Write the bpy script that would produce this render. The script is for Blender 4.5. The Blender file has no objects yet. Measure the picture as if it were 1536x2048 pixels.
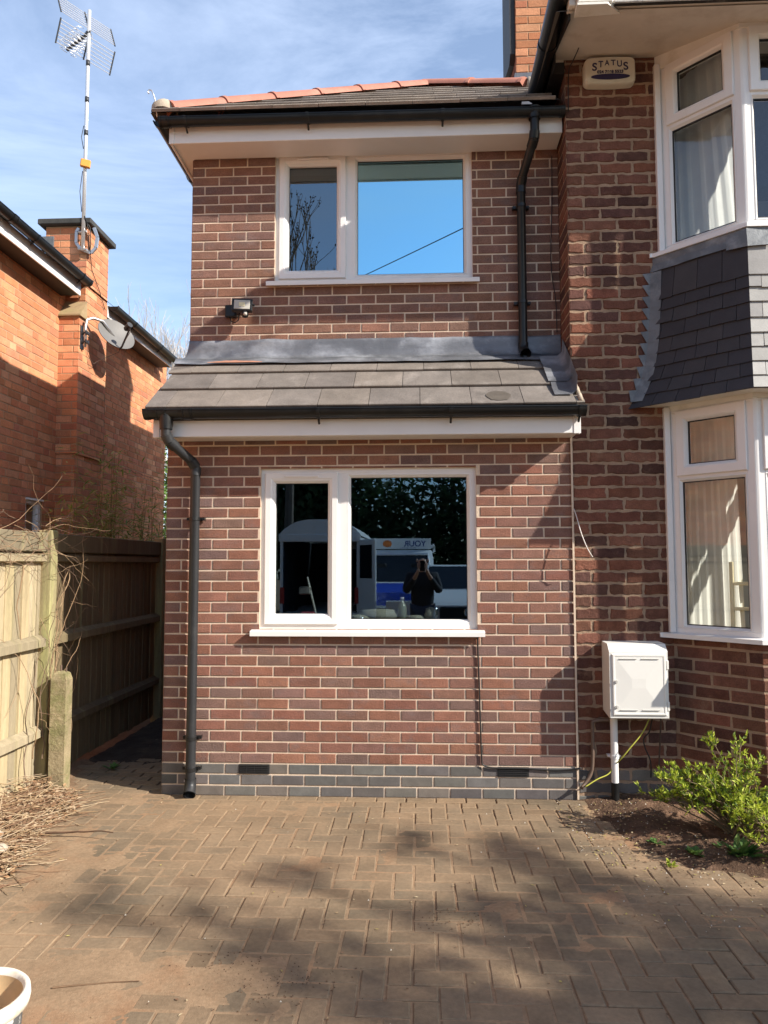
import bpy, math, random
from mathutils import Vector, Matrix, noise as mnoise
R = math.radians
rnd = random.Random(7)
scn = bpy.context.scene
COL = scn.collection

# ------------------------------------------------------------------ camera, sky, sun, exposure
CAM_H = 1.613
cam_d = bpy.data.cameras.new('camera'); cam = bpy.data.objects.new('camera', cam_d); COL.objects.link(cam)
cam_d.sensor_fit = 'HORIZONTAL'; cam_d.sensor_width = 36.0; cam_d.lens = 1460.0 / 1536 * 36.0
cam_d.clip_start = 0.05; cam_d.clip_end = 2000
_y, _p, _r = R(2.734), R(4.02), R(-0.093)
_f = Vector((-math.sin(_y) * math.cos(_p), math.cos(_y) * math.cos(_p), math.sin(_p)))
_rt = Vector((math.cos(_y), math.sin(_y), 0)); _up = _rt.cross(_f)
_r2 = math.cos(_r) * _rt + math.sin(_r) * _up; _u2 = -math.sin(_r) * _rt + math.cos(_r) * _up
cm = Matrix((_r2, _u2, -_f)).transposed().to_4x4(); cm.translation = Vector((0, 0, CAM_H)); cam.matrix_world = cm
scn.camera = cam

SUN_AZ, SUN_EL = R(65.5), R(33.3)            # azimuth measured from the wall's outward normal (-Y) towards +X
world = bpy.data.worlds.new('World'); scn.world = world; world.use_nodes = True
wn = world.node_tree; wn.nodes.clear()
def WN(t, **k):
    n = wn.nodes.new(t)
    for a, b in k.items(): setattr(n, a, b)
    return n
sky = WN('ShaderNodeTexSky', sky_type='NISHITA', sun_disc=False)
sky.sun_elevation = SUN_EL; sky.sun_rotation = math.pi - SUN_AZ; sky.altitude = 100; sky.air_density = 1.0; sky.dust_density = 0.6; sky.ozone_density = 1.6
bg = WN('ShaderNodeBackground'); bg.inputs[1].default_value = 0.14
tc = WN('ShaderNodeTexCoord')
mp = WN('ShaderNodeMapping'); mp.inputs['Scale'].default_value = (1.0, 1.4, 3.2); mp.inputs['Rotation'].default_value = (0.25, 0.35, 0.2)
nz = WN('ShaderNodeTexNoise'); nz.inputs['Scale'].default_value = 1.7; nz.inputs['Detail'].default_value = 9; nz.inputs['Roughness'].default_value = 0.62; nz.inputs['Distortion'].default_value = 0.5
rp = WN('ShaderNodeValToRGB'); rp.color_ramp.elements[0].position = 0.40; rp.color_ramp.elements[1].position = 0.76
rp.color_ramp.elements[0].color = (0.10, 0.10, 0.10, 1); rp.color_ramp.elements[1].color = (0.66, 0.66, 0.66, 1)
bgc = WN('ShaderNodeBackground'); bgc.inputs[0].default_value = (0.68, 0.79, 1.0, 1); bgc.inputs[1].default_value = 0.85
sx = WN('ShaderNodeSeparateXYZ'); cr_ = WN('ShaderNodeMapRange'); cr_.inputs['From Min'].default_value = -.35; cr_.inputs['From Max'].default_value = .55; cr_.inputs['To Min'].default_value = .46; cr_.inputs['To Max'].default_value = 1.02
wn.links.new(tc.outputs['Generated'], sx.inputs[0]); wn.links.new(sx.outputs['Y'], cr_.inputs['Value']); wn.links.new(cr_.outputs[0], bgc.inputs[1])   # arbitrary sky gradient: cloud brighter towards +Y, dimmed behind camera to cut facade fill
mx = WN('ShaderNodeMixShader'); out = WN('ShaderNodeOutputWorld')
L = wn.links.new
L(sky.outputs[0], bg.inputs[0]); L(tc.outputs['Generated'], mp.inputs[0]); L(mp.outputs[0], nz.inputs['Vector']); L(nz.outputs['Fac'], rp.inputs[0])
L(rp.outputs[0], mx.inputs[0]); L(bg.outputs[0], mx.inputs[1]); L(bgc.outputs[0], mx.inputs[2]); L(mx.outputs[0], out.inputs[0])

sd = bpy.data.lights.new('sun', 'SUN'); sd.energy = 5.0; sd.angle = R(0.55); sd.color = (1.0, 0.93, 0.83)
so = bpy.data.objects.new('sun', sd); COL.objects.link(so)
SUN = Vector((math.sin(SUN_AZ) * math.cos(SUN_EL), -math.cos(SUN_AZ) * math.cos(SUN_EL), math.sin(SUN_EL)))
so.rotation_euler = SUN.to_track_quat('Z', 'Y').to_euler(); so.location = (8, -6, 9)
scn.view_settings.view_transform = 'Standard'; scn.view_settings.look = 'None'; scn.view_settings.gamma = 1
scn.view_settings.exposure = 0.80
scn.cycles.max_bounces = 8; scn.cycles.transparent_max_bounces = 24; scn.cycles.use_denoising = True
scn.cycles.caustics_reflective = False; scn.cycles.caustics_refractive = False

# ------------------------------------------------------------------ helpers
class MB:
    """collects faces; build() links them as one mesh object"""
    def __init__(s): s.v = []; s.f = []; s.m = []; s.c = []; s.M = None
    def add(s, pts, faces, mat=0, col=None):
        o = len(s.v)
        if s.M is None: s.v += [tuple(p) for p in pts]
        else: s.v += [tuple(s.M @ Vector(p)) for p in pts]
        for f in faces: s.f.append([i + o for i in f]); s.m.append(mat); s.c.append(col)
    def quad(s, a, b, c, d, mat=0, col=None): s.add([a, b, c, d], [(0, 1, 2, 3)], mat, col)
    def box(s, x0, x1, y0, y1, z0, z1, mat=0, col=None):
        p = [(x0, y0, z0), (x1, y0, z0), (x1, y1, z0), (x0, y1, z0), (x0, y0, z1), (x1, y0, z1), (x1, y1, z1), (x0, y1, z1)]
        s.add(p, [(3, 2, 1, 0), (4, 5, 6, 7), (0, 1, 5, 4), (1, 2, 6, 5), (2, 3, 7, 6), (3, 0, 4, 7)], mat, col)
    def rbox(s, x0, x1, y0, y1, z0, z1, b=0.004, mat=0, col=None):
        """box with all edges chamfered by b"""
        P = []; ids = {}
        X = (x0, x1); Y = (y0, y1); Z = (z0, z1)
        for i in (0, 1):
            for j in (0, 1):
                for k in (0, 1):
                    sx, sy, sz = (b if i == 0 else -b), (b if j == 0 else -b), (b if k == 0 else -b)
                    for ax, q in enumerate(((X[i], Y[j] + sy, Z[k] + sz), (X[i] + sx, Y[j], Z[k] + sz), (X[i] + sx, Y[j] + sy, Z[k]))):
                        ids[(i, j, k, ax)] = len(P); P.append(q)
        F = []
        for e in (0, 1):
            q = [ids[(e, 0, 0, 0)], ids[(e, 1, 0, 0)], ids[(e, 1, 1, 0)], ids[(e, 0, 1, 0)]]; F.append(q if e else q[::-1])
            q = [ids[(0, e, 0, 1)], ids[(0, e, 1, 1)], ids[(1, e, 1, 1)], ids[(1, e, 0, 1)]]; F.append(q if e else q[::-1])
            q = [ids[(0, 0, e, 2)], ids[(1, 0, e, 2)], ids[(1, 1, e, 2)], ids[(0, 1, e, 2)]]; F.append(q if e else q[::-1])
        for a in (0, 1):
            for c in (0, 1):
                F.append([ids[(a, c, 0, 0)], ids[(a, c, 1, 0)], ids[(a, c, 1, 1)], ids[(a, c, 0, 1)]])
                F.append([ids[(a, 0, c, 0)], ids[(a, 1, c, 0)], ids[(a, 1, c, 2)], ids[(a, 0, c, 2)]])
                F.append([ids[(0, a, c, 1)], ids[(1, a, c, 1)], ids[(1, a, c, 2)], ids[(0, a, c, 2)]])
                for k in (0, 1): F.append([ids[(a, c, k, 0)], ids[(a, c, k, 1)], ids[(a, c, k, 2)]])
        s.add(P, F, mat, col)
    def prism(s, poly, axis, a, b, mat=0, col=None):
        """poly: 2-D outline in the two other axes, extruded along axis from a to b"""
        n = len(poly)
        def P(q, t):
            return {0: (t, q[0], q[1]), 1: (q[0], t, q[1]), 2: (q[0], q[1], t)}[axis]
        pts = [P(q, a) for q in poly] + [P(q, b) for q in poly]
        F = [list(range(n))[::-1], list(range(n, 2 * n))] + [(i, (i + 1) % n, n + (i + 1) % n, n + i) for i in range(n)]
        s.add(pts, F, mat, col)
    def tube(s, path, r, seg=10, mat=0, col=None, caps=True):
        path = [Vector(p) for p in path]; n = len(path)
        rs = r if isinstance(r, (list, tuple)) else [r] * n
        pts = []; prev = None
        for i, p in enumerate(path):
            t = (path[min(i + 1, n - 1)] - path[max(i - 1, 0)]).normalized()
            if prev is None:
                a = Vector((0, 0, 1)) if abs(t.z) < 0.9 else Vector((1, 0, 0)); u = t.cross(a).normalized()
            else:
                u = (prev - t * prev.dot(t))
                u = u.normalized() if u.length > 1e-6 else t.orthogonal().normalized()
            prev = u; w = t.cross(u)
            for k in range(seg):
                a = 2 * math.pi * k / seg; pts.append(p + (u * math.cos(a) + w * math.sin(a)) * rs[i])
        F = [(i * seg + k, i * seg + (k + 1) % seg, (i + 1) * seg + (k + 1) % seg, (i + 1) * seg + k) for i in range(n - 1) for k in range(seg)]
        if caps: F += [list(range(seg))[::-1], list(range((n - 1) * seg, n * seg))]
        s.add(pts, F, mat, col)
    def lathe(s, prof, c, seg=24, mat=0, col=None):
        pts = []; n = len(prof)
        for r, z in prof:
            for k in range(seg):
                a = 2 * math.pi * k / seg; pts.append((c[0] + r * math.cos(a), c[1] + r * math.sin(a), c[2] + z))
        s.add(pts, [(i * seg + k, i * seg + (k + 1) % seg, (i + 1) * seg + (k + 1) % seg, (i + 1) * seg + k) for i in range(n - 1) for k in range(seg)], mat, col)
    def rings(s, u0, u1, v0, v1, prof, mat=0):
        """mitred rectangular frame in local (u, v, w): prof = [(inset, w), ...]"""
        pts = []
        for d, w in prof: pts += [(u0 + d, v0 + d, w), (u1 - d, v0 + d, w), (u1 - d, v1 - d, w), (u0 + d, v1 - d, w)]
        s.add(pts, [(i * 4 + k, i * 4 + (k + 1) % 4, i * 4 + 4 + (k + 1) % 4, i * 4 + 4 + k) for i in range(len(prof) - 1) for k in range(4)], mat)
    def leaf(s, p, d, n, l, w, mat=0, col=None):
        """folded pointed leaf from p along d"""
        d = d.normalized(); sd_ = d.cross(n)
        if sd_.length < 1e-4: sd_ = d.orthogonal()
        sd_.normalize(); n = sd_.cross(d)
        s.add([p, p + d * l * .45 + sd_ * w * .5 + n * w * .12, p + d * l, p + d * l * .45 - sd_ * w * .5 + n * w * .12, p + d * l * .45 - n * w * .06],
              [(0, 1, 4), (1, 2, 4), (0, 4, 3), (4, 2, 3)], mat, col)
    def build(s, name, mats, parent=None, smooth=False, base=False, auto=None):
        me = bpy.data.meshes.new(name)
        xs = [p[0] for p in s.v]; ys = [p[1] for p in s.v]; zs = [p[2] for p in s.v]
        c = Vector(((min(xs) + max(xs)) / 2, (min(ys) + max(ys)) / 2, min(zs) if parent is None else (min(zs) + max(zs)) / 2))
        me.from_pydata([(p[0] - c[0], p[1] - c[1], p[2] - c[2]) for p in s.v], [], s.f)
        for m in (mats if isinstance(mats, (list, tuple)) else [mats]): me.materials.append(m)
        me.polygons.foreach_set('material_index', s.m)
        if any(q is not None for q in s.c):
            at = me.attributes.new('col', 'FLOAT_COLOR', 'FACE'); fl = []
            for q in s.c: fl += [*(q or (0.5, 0.5, 0.5)), 1.0][:4]
            at.data.foreach_set('color', fl)
        if smooth: me.polygons.foreach_set('use_smooth', [True] * len(me.polygons))
        me.update()
        if auto is not None:
            me.polygons.foreach_set('use_smooth', [True] * len(me.polygons))
            me.set_sharp_from_angle(angle=R(auto))
        o = bpy.data.objects.new(name, me); COL.objects.link(o)
        if parent is not None:
            o.parent = parent; o.location = c - wl(parent)
        else: o.location = c
        return o
def wl(o):
    v = Vector((0, 0, 0))
    while o is not None: v += o.location; o = o.parent
    return v
def tag(o, label, cat, group=None, kind=None):
    o['label'] = label; o['category'] = cat
    if group: o['group'] = group
    if kind: o['kind'] = kind
    return o
def thing(name, loc, label, cat, group=None):
    o = bpy.data.objects.new(name, None); COL.objects.link(o); o.location = loc; o.empty_display_size = 0.2
    return tag(o, label, cat, group)
def part_empty(name, parent, loc):
    o = bpy.data.objects.new(name, None); COL.objects.link(o); o.parent = parent; o.location = Vector(loc) - wl(parent); o.empty_display_size = 0.1
    return o
def struct(o, kind='structure'): o['kind'] = kind; return o
def N3(x, y, z): return mnoise.noise(Vector((x, y, z)))

# ------------------------------------------------------------------ materials
def mat(name, base=(0.5, 0.5, 0.5), rough=0.6, metal=0.0, spec=0.5, var=0.0, vscale=6.0, bump=0.0, bscale=60.0, attr=False,
        col2=None, c2scale=3.0, c2lo=0.45, c2hi=0.6, stretch=(1, 1, 1), fine=0.0, bdist=0.004, trans=None, coat=0.0):
    m = bpy.data.materials.new(name); m.use_nodes = True; nt = m.node_tree; nd = nt.nodes; b = nd['Principled BSDF']; lk = nt.links.new
    b.inputs['Roughness'].default_value = rough; b.inputs['Metallic'].default_value = metal; b.inputs['Specular IOR Level'].default_value = spec
    b.inputs['Coat Weight'].default_value = coat
    t = nd.new('ShaderNodeTexCoord'); mpn = nd.new('ShaderNodeMapping'); mpn.inputs['Scale'].default_value = stretch; lk(t.outputs['Object'], mpn.inputs[0])
    if attr:
        a = nd.new('ShaderNodeAttribute'); a.attribute_name = 'col'; src = a.outputs['Color']
    else:
        rg = nd.new('ShaderNodeRGB'); rg.outputs[0].default_value = (*base, 1); src = rg.outputs[0]
    def noise(scale, det=5, ro=0.6):
        n = nd.new('ShaderNodeTexNoise'); n.inputs['Scale'].default_value = scale; n.inputs['Detail'].default_value = det; n.inputs['Roughness'].default_value = ro
        lk(mpn.outputs[0], n.inputs['Vector']); return n.outputs['Fac']
    def ramp(fac, lo, hi):
        r_ = nd.new('ShaderNodeMapRange'); r_.inputs['From Min'].default_value = lo; r_.inputs['From Max'].default_value = hi
        lk(fac, r_.inputs['Value']); return r_.outputs[0]
    if col2 is not None:
        mxn = nd.new('ShaderNodeMix'); mxn.data_type = 'RGBA'; lk(ramp(noise(c2scale, 7, .65), c2lo, c2hi), mxn.inputs[0]); lk(src, mxn.inputs[6]); mxn.inputs[7].default_value = (*col2, 1); src = mxn.outputs[2]
    for sc, am in ((vscale, var), (vscale * 14, fine)):
        if am:
            h = nd.new('ShaderNodeHueSaturation'); r_ = nd.new('ShaderNodeMapRange'); r_.inputs['From Min'].default_value = .25; r_.inputs['From Max'].default_value = .75
            r_.inputs['To Min'].default_value = 1 - am; r_.inputs['To Max'].default_value = 1 + am; lk(noise(sc), r_.inputs['Value']); lk(r_.outputs[0], h.inputs['Value']); lk(src, h.inputs['Color']); src = h.outputs[0]
    lk(src, b.inputs['Base Color'])
    if bump:
        bn = nd.new('ShaderNodeBump'); bn.inputs['Strength'].default_value = bump; bn.inputs['Distance'].default_value = bdist
        lk(noise(bscale, 6, .65), bn.inputs['Height']); lk(bn.outputs[0], b.inputs['Normal'])
    if trans is not None:
        tr = nd.new('ShaderNodeBsdfTranslucent'); ms = nd.new('ShaderNodeMixShader'); ms.inputs[0].default_value = trans
        lk(src, tr.inputs[0]); lk(b.outputs[0], ms.inputs[1]); lk(tr.outputs[0], ms.inputs[2]); lk(ms.outputs[0], nd['Material Output'].inputs[0])
    return m
def glass(name, tint=(0.75, 0.88, 1.0), base=0.22, thru=(0.7, 0.75, 0.75), rough=0.0):
    m = bpy.data.materials.new(name); m.use_nodes = True; nt = m.node_tree; nd = nt.nodes; nd.clear(); lk = nt.links.new
    o = nd.new('ShaderNodeOutputMaterial'); g = nd.new('ShaderNodeBsdfGlossy'); g.inputs['Color'].default_value = (*tint, 1); g.inputs['Roughness'].default_value = rough
    t = nd.new('ShaderNodeBsdfTransparent'); t.inputs[0].default_value = (*thru, 1)
    fr = nd.new('ShaderNodeFresnel'); fr.inputs[0].default_value = 1.5
    ma = nd.new('ShaderNodeMath'); ma.operation = 'ADD'; ma.use_clamp = True; ma.inputs[1].default_value = base - 0.04; lk(fr.outputs[0], ma.inputs[0])
    ge = nd.new('ShaderNodeNewGeometry'); fc = nd.new('ShaderNodeMath'); fc.operation = 'SUBTRACT'; fc.inputs[0].default_value = 1.0; lk(ge.outputs['Backfacing'], fc.inputs[1])
    mu = nd.new('ShaderNodeMath'); mu.operation = 'MULTIPLY'; lk(ma.outputs[0], mu.inputs[0]); lk(fc.outputs[0], mu.inputs[1]); ma = mu     # only the outer skin of each pane mirrors
    ms = nd.new('ShaderNodeMixShader'); lk(ma.outputs[0], ms.inputs[0]); lk(t.outputs[0], ms.inputs[1]); lk(g.outputs[0], ms.inputs[2]); lk(ms.outputs[0], o.inputs[0])
    return m
M = {}
M['brick_ext'] = mat('rustic brick', attr=True, rough=.92, spec=.2, var=.2, vscale=9, fine=.42, bump=1.0, bscale=85, stretch=(1, 1, 1.6), col2=(.165, .118, .108), c2scale=5.5, c2lo=.52, c2hi=.78, bdist=.005)
M['brick_old'] = mat('weathered brick', attr=True, rough=.93, spec=.15, var=.30, vscale=11, fine=.38, bump=.9, bscale=45, col2=(.25, .155, .10), c2scale=6.5, c2lo=.58, c2hi=.86, bdist=.007)
M['brick_orange'] = mat('orange brick', attr=True, rough=.9, spec=.15, var=.16, vscale=8, fine=.2, bump=.7, bscale=60, bdist=.004)
M['brick_blue'] = mat('blue brick', attr=True, rough=.75, spec=.25, var=.2, vscale=10, fine=.12, bump=.35, bscale=50, bdist=.003)
M['mortar_new'] = mat('pale mortar', (.61, .485, .37), .95, spec=.1, var=.12, vscale=8, fine=.12, bump=.6, bscale=120)
M['mortar_old'] = mat('old mortar', (.34, .235, .16), .95, spec=.1, var=.22, vscale=7, fine=.15, bump=.9, bscale=70, bdist=.006)
M['mortar_orange'] = mat('buff mortar', (.40, .26, .16), .95, spec=.1, var=.2, vscale=6, bump=.5, bscale=80)
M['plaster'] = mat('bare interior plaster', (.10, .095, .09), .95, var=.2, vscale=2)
M['upvc'] = mat('white plastic', (.74, .725, .70), .34, spec=.5, var=.05, vscale=3, col2=(.62, .59, .53), c2scale=3.5, c2lo=.60, c2hi=.95)
M['upvc_cream'] = mat('weathered white plastic', (.70, .68, .62), .45, var=.09, vscale=4, col2=(.50, .47, .38), c2scale=5, c2lo=.56, c2hi=.82)
M['soffit_paint'] = mat('old painted soffit', (.62, .56, .48), .8, var=.08, vscale=5, col2=(.45, .38, .30), c2scale=4, c2lo=.5, c2hi=.8, bump=.3, bscale=20)
M['gasket'] = mat('black rubber gasket', (.015, .015, .016), .6)
M['black_plastic'] = mat('black plastic', (.010, .0105, .011), .34, spec=.35, var=.25, vscale=5, col2=(.024, .023, .022), c2scale=9, c2lo=.52, c2hi=.85, bump=.08, bscale=12)
M['grey_pipe'] = mat('dark grey plastic pipe', (.020, .021, .023), .45, spec=.4, var=.15, vscale=4, col2=(.07, .067, .065), c2scale=6, c2lo=.55, c2hi=.9)
M['lead'] = mat('lead sheet', (.15, .155, .168), .45, metal=.3, var=.3, vscale=5, col2=(.36, .37, .39), c2scale=4.5, c2lo=.48, c2hi=.75, bump=.55, bscale=10, bdist=.012, stretch=(.7, 1, 1))
M['lead_old'] = mat('weathered lead', (.13, .14, .15), .6, metal=.2, var=.25, vscale=8, col2=(.25, .26, .27), c2scale=7, c2lo=.5, c2hi=.75, bump=.5, bscale=15, bdist=.01)
M['brickdust'] = mat('brick dust stain', (.36, .17, .11), .9, var=.3, vscale=10)
M['conc_tile'] = mat('concrete roof tile', attr=True, rough=.85, spec=.25, var=.22, vscale=7, fine=.2, bump=.6, bscale=70, col2=(.25, .22, .195), c2scale=5, c2lo=.54, c2hi=.8)
M['slate'] = mat('plain dark tile', attr=True, rough=.7, spec=.3, var=.12, vscale=9, fine=.1, bump=.25, bscale=80)
M['terracotta'] = mat('terracotta ridge', (.40, .155, .105), .75, var=.14, vscale=5, col2=(.50, .25, .18), c2scale=4, c2lo=.5, c2hi=.8, bump=.2, bscale=50)
M['cement'] = mat('cement bedding', (.40, .33, .25), .95, var=.2, vscale=12, bump=.7, bscale=40)
M['timber_dark'] = mat('dark painted timber', (.02, .018, .017), .6)
M['sand'] = mat('sandy joint', (.22, .155, .10), .95, spec=.1, var=.2, vscale=5, fine=.2, bump=.8, bscale=90)
M['paver'] = mat('block paver', attr=True, rough=.92, spec=.15, var=.14, vscale=3, fine=.16, bump=.6, bscale=110, col2=(.285, .198, .122), c2scale=1.1, c2lo=.36, c2hi=.66)
M['dust'] = mat('dry sandy dust', (.275, .19, .118), .96, spec=.08, var=.16, vscale=4, fine=.18, bump=.7, bscale=120, col2=(.30, .175, .10), c2scale=2.2, c2lo=.5, c2hi=.72)
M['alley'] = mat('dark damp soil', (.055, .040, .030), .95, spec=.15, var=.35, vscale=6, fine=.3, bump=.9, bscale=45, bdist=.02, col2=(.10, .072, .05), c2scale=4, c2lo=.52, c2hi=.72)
M['soil'] = mat('garden soil', (.125, .078, .052), .97, spec=.1, var=.4, vscale=5, fine=.3, bump=1.0, bscale=45, bdist=.02, col2=(.21, .125, .078), c2scale=2.5, c2lo=.48, c2hi=.7)
M['dirt'] = mat('dry dirt ground', (.20, .13, .08), .97, spec=.1, var=.3, vscale=2, fine=.2, bump=.8, bscale=40, bdist=.015)
M['asphalt'] = mat('asphalt', (.06, .06, .06), .9, var=.2, vscale=3, bump=.4, bscale=150)
M['wood_fence'] = mat('weathered fence timber', attr=True, rough=.88, spec=.2, var=.24, vscale=5, fine=.2, bump=.5, bscale=45, stretch=(3.5, 3.5, .28), col2=(.29, .27, .13), c2scale=1.6, c2lo=.54, c2hi=.8, bdist=.004)
M['wood_green'] = mat('algae covered timber', (.30, .26, .14), .9, spec=.15, var=.3, vscale=6, fine=.2, bump=.5, bscale=40, stretch=(3, 3, .35), col2=(.34, .34, .14), c2scale=2.5, c2lo=.45, c2hi=.75, bdist=.004)
M['concrete_post'] = mat('mossy concrete', (.30, .24, .145), .95, spec=.1, var=.3, vscale=9, fine=.25, bump=.9, bscale=35, col2=(.17, .17, .07), c2scale=5, c2lo=.45, c2hi=.65, bdist=.01)
M['twig'] = mat('dry twig', attr=True, rough=.9, spec=.15, var=.2, vscale=20)
M['bark'] = mat('bark', (.09, .07, .055), .95, var=.3, vscale=8, bump=.6, bscale=40)
M['leaf'] = mat('leaf', attr=True, rough=.55, spec=.35, trans=.38)
M['litter'] = mat('dead leaves', attr=True, rough=.9, spec=.15, trans=.15)
M['steel'] = mat('galvanised steel', (.62, .62, .62), .38, metal=.85, var=.1, vscale=9)
M['alu'] = mat('aluminium', (.78, .78, .79), .35, metal=.6, var=.05)
M['dish_grey'] = mat('grey dish paint', (.15, .145, .138), .6, var=.08, vscale=10)
M['amber'] = mat('amber plastic', (.75, .30, .045), .5)
M['black_tape'] = mat('black tape', (.03, .03, .033), .5)
M['cream_plastic'] = mat('cream alarm plastic', (.62, .60, .50), .42, var=.05, vscale=9)
M['navy'] = mat('navy print', (.022, .017, .075), .5)
M['box_white'] = mat('white meter box plastic', (.70, .685, .64), .42, var=.04, vscale=3)
M['white_paint'] = mat('white painted metal', (.75, .75, .75), .35, coat=.3)
M['yellow_green'] = mat('earth cable', (.42, .42, .06), .5)
M['copper_brown'] = mat('brown pipe', (.13, .085, .06), .6, var=.3, vscale=12)
M['cable_black'] = mat('black cable', (.012, .011, .011), .5)
M['cable_brown'] = mat('brown cable', (.07, .04, .025), .6)
M['cable_white'] = mat('off white cable', (.62, .57, .52), .5)
M['led'] = mat('floodlight lens', (.40, .38, .33), .35, spec=.4)
M['led_chip'] = mat('led chip', (.62, .56, .34), .4)
M['curtain'] = mat('curtain cloth', (.90, .91, .89), .9, trans=.78, var=.05)
M['net'] = mat('net curtain', (.88, .87, .80), .9, trans=.78, var=.06)
M['room_wall'] = mat('painted room wall', (.62, .62, .61), .9)
M['pine'] = mat('pale pine', (.72, .62, .38), .6, var=.08, vscale=8)
M['glass_fixed'] = glass('coated window glass', (.55, .80, 1.0), .19, (.66, .70, .70))
M['glass_blue'] = glass('blue filmed window glass', (.42, .82, 1.0), .90, (.3, .3, .35))
M['glass_dim'] = glass('dim window glass', (.66, .86, 1.0), .27, (.3, .34, .36))
M['glass_bay'] = glass('bay window glass', (.95, .97, 1.0), .085, (.96, .97, .965))
M['bucket'] = mat('plaster smeared bucket', (.10, .10, .10), .7, var=.2, vscale=9, col2=(.62, .60, .56), c2scale=7, c2lo=.50, c2hi=.54, bump=.4, bscale=30)
M['bucket_rim'] = mat('white bucket rim', (.72, .68, .58), .6, var=.15, vscale=9, col2=(.55, .42, .26), c2scale=9, c2lo=.55, c2hi=.75)
M['bucket_in'] = mat('dirty bucket inside', (.50, .35, .19), .7, var=.2, vscale=7)
M['skin'] = mat('skin', (.50, .29, .21), .55, var=.06, vscale=20)
M['dark_cloth'] = mat('dark cloth', (.022, .022, .03), .9, var=.15, vscale=12, bump=.3, bscale=30)
M['denim'] = mat('denim', (.05, .06, .10), .9, var=.12, vscale=14)
M['hair'] = mat('grey hair', (.16, .15, .14), .8)
M['red_plastic'] = mat('red plastic', (.42, .03, .025), .45)
M['grey_sack'] = mat('dusty sack', (.48, .46, .38), .9, var=.15, vscale=10)
M['blue_paint'] = mat('blue vehicle paint', (.02, .06, .42), .3, coat=.5)
M['tyre'] = mat('tyre rubber', (.018, .018, .018), .8)
M['chrome'] = mat('chrome', (.8, .8, .8), .15, metal=1)
M['orange_paint'] = mat('orange sign paint', (.80, .20, .03), .5)
M['dark_glass'] = mat('dark vehicle glass', (.01, .012, .015), .08, spec=.6)
M['sign_blue'] = mat('sign lettering blue', (.02, .05, .22), .5)

# ------------------------------------------------------------------ brick walls
EXT_PAL = [(.255, .115, .078), (.225, .102, .072), (.275, .13, .088), (.24, .12, .088), (.215, .112, .086), (.205, .118, .094), (.235, .108, .075), (.185, .112, .094)]
EXT_PAL = [(r * .92, g * .94, b * .96) for r, g, b in EXT_PAL]
EXT_UP = [(.21, .108, .076), (.19, .10, .073), (.225, .118, .084), (.20, .115, .088), (.175, .10, .08)]
OLD_PAL = [(.165, .068, .044), (.142, .06, .041), (.115, .052, .039), (.175, .078, .052), (.092, .046, .037), (.15, .07, .048)]
ORG_PAL = [(.54, .225, .115), (.51, .205, .10), (.57, .25, .13), (.49, .195, .10), (.60, .30, .165), (.46, .185, .105), (.55, .235, .12)]
BLU_PAL = [(.125, .117, .110), (.105, .098, .094), (.14, .13, .12), (.15, .132, .118)]
def inter(rows, x0, x1, z0, z1): pass
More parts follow.
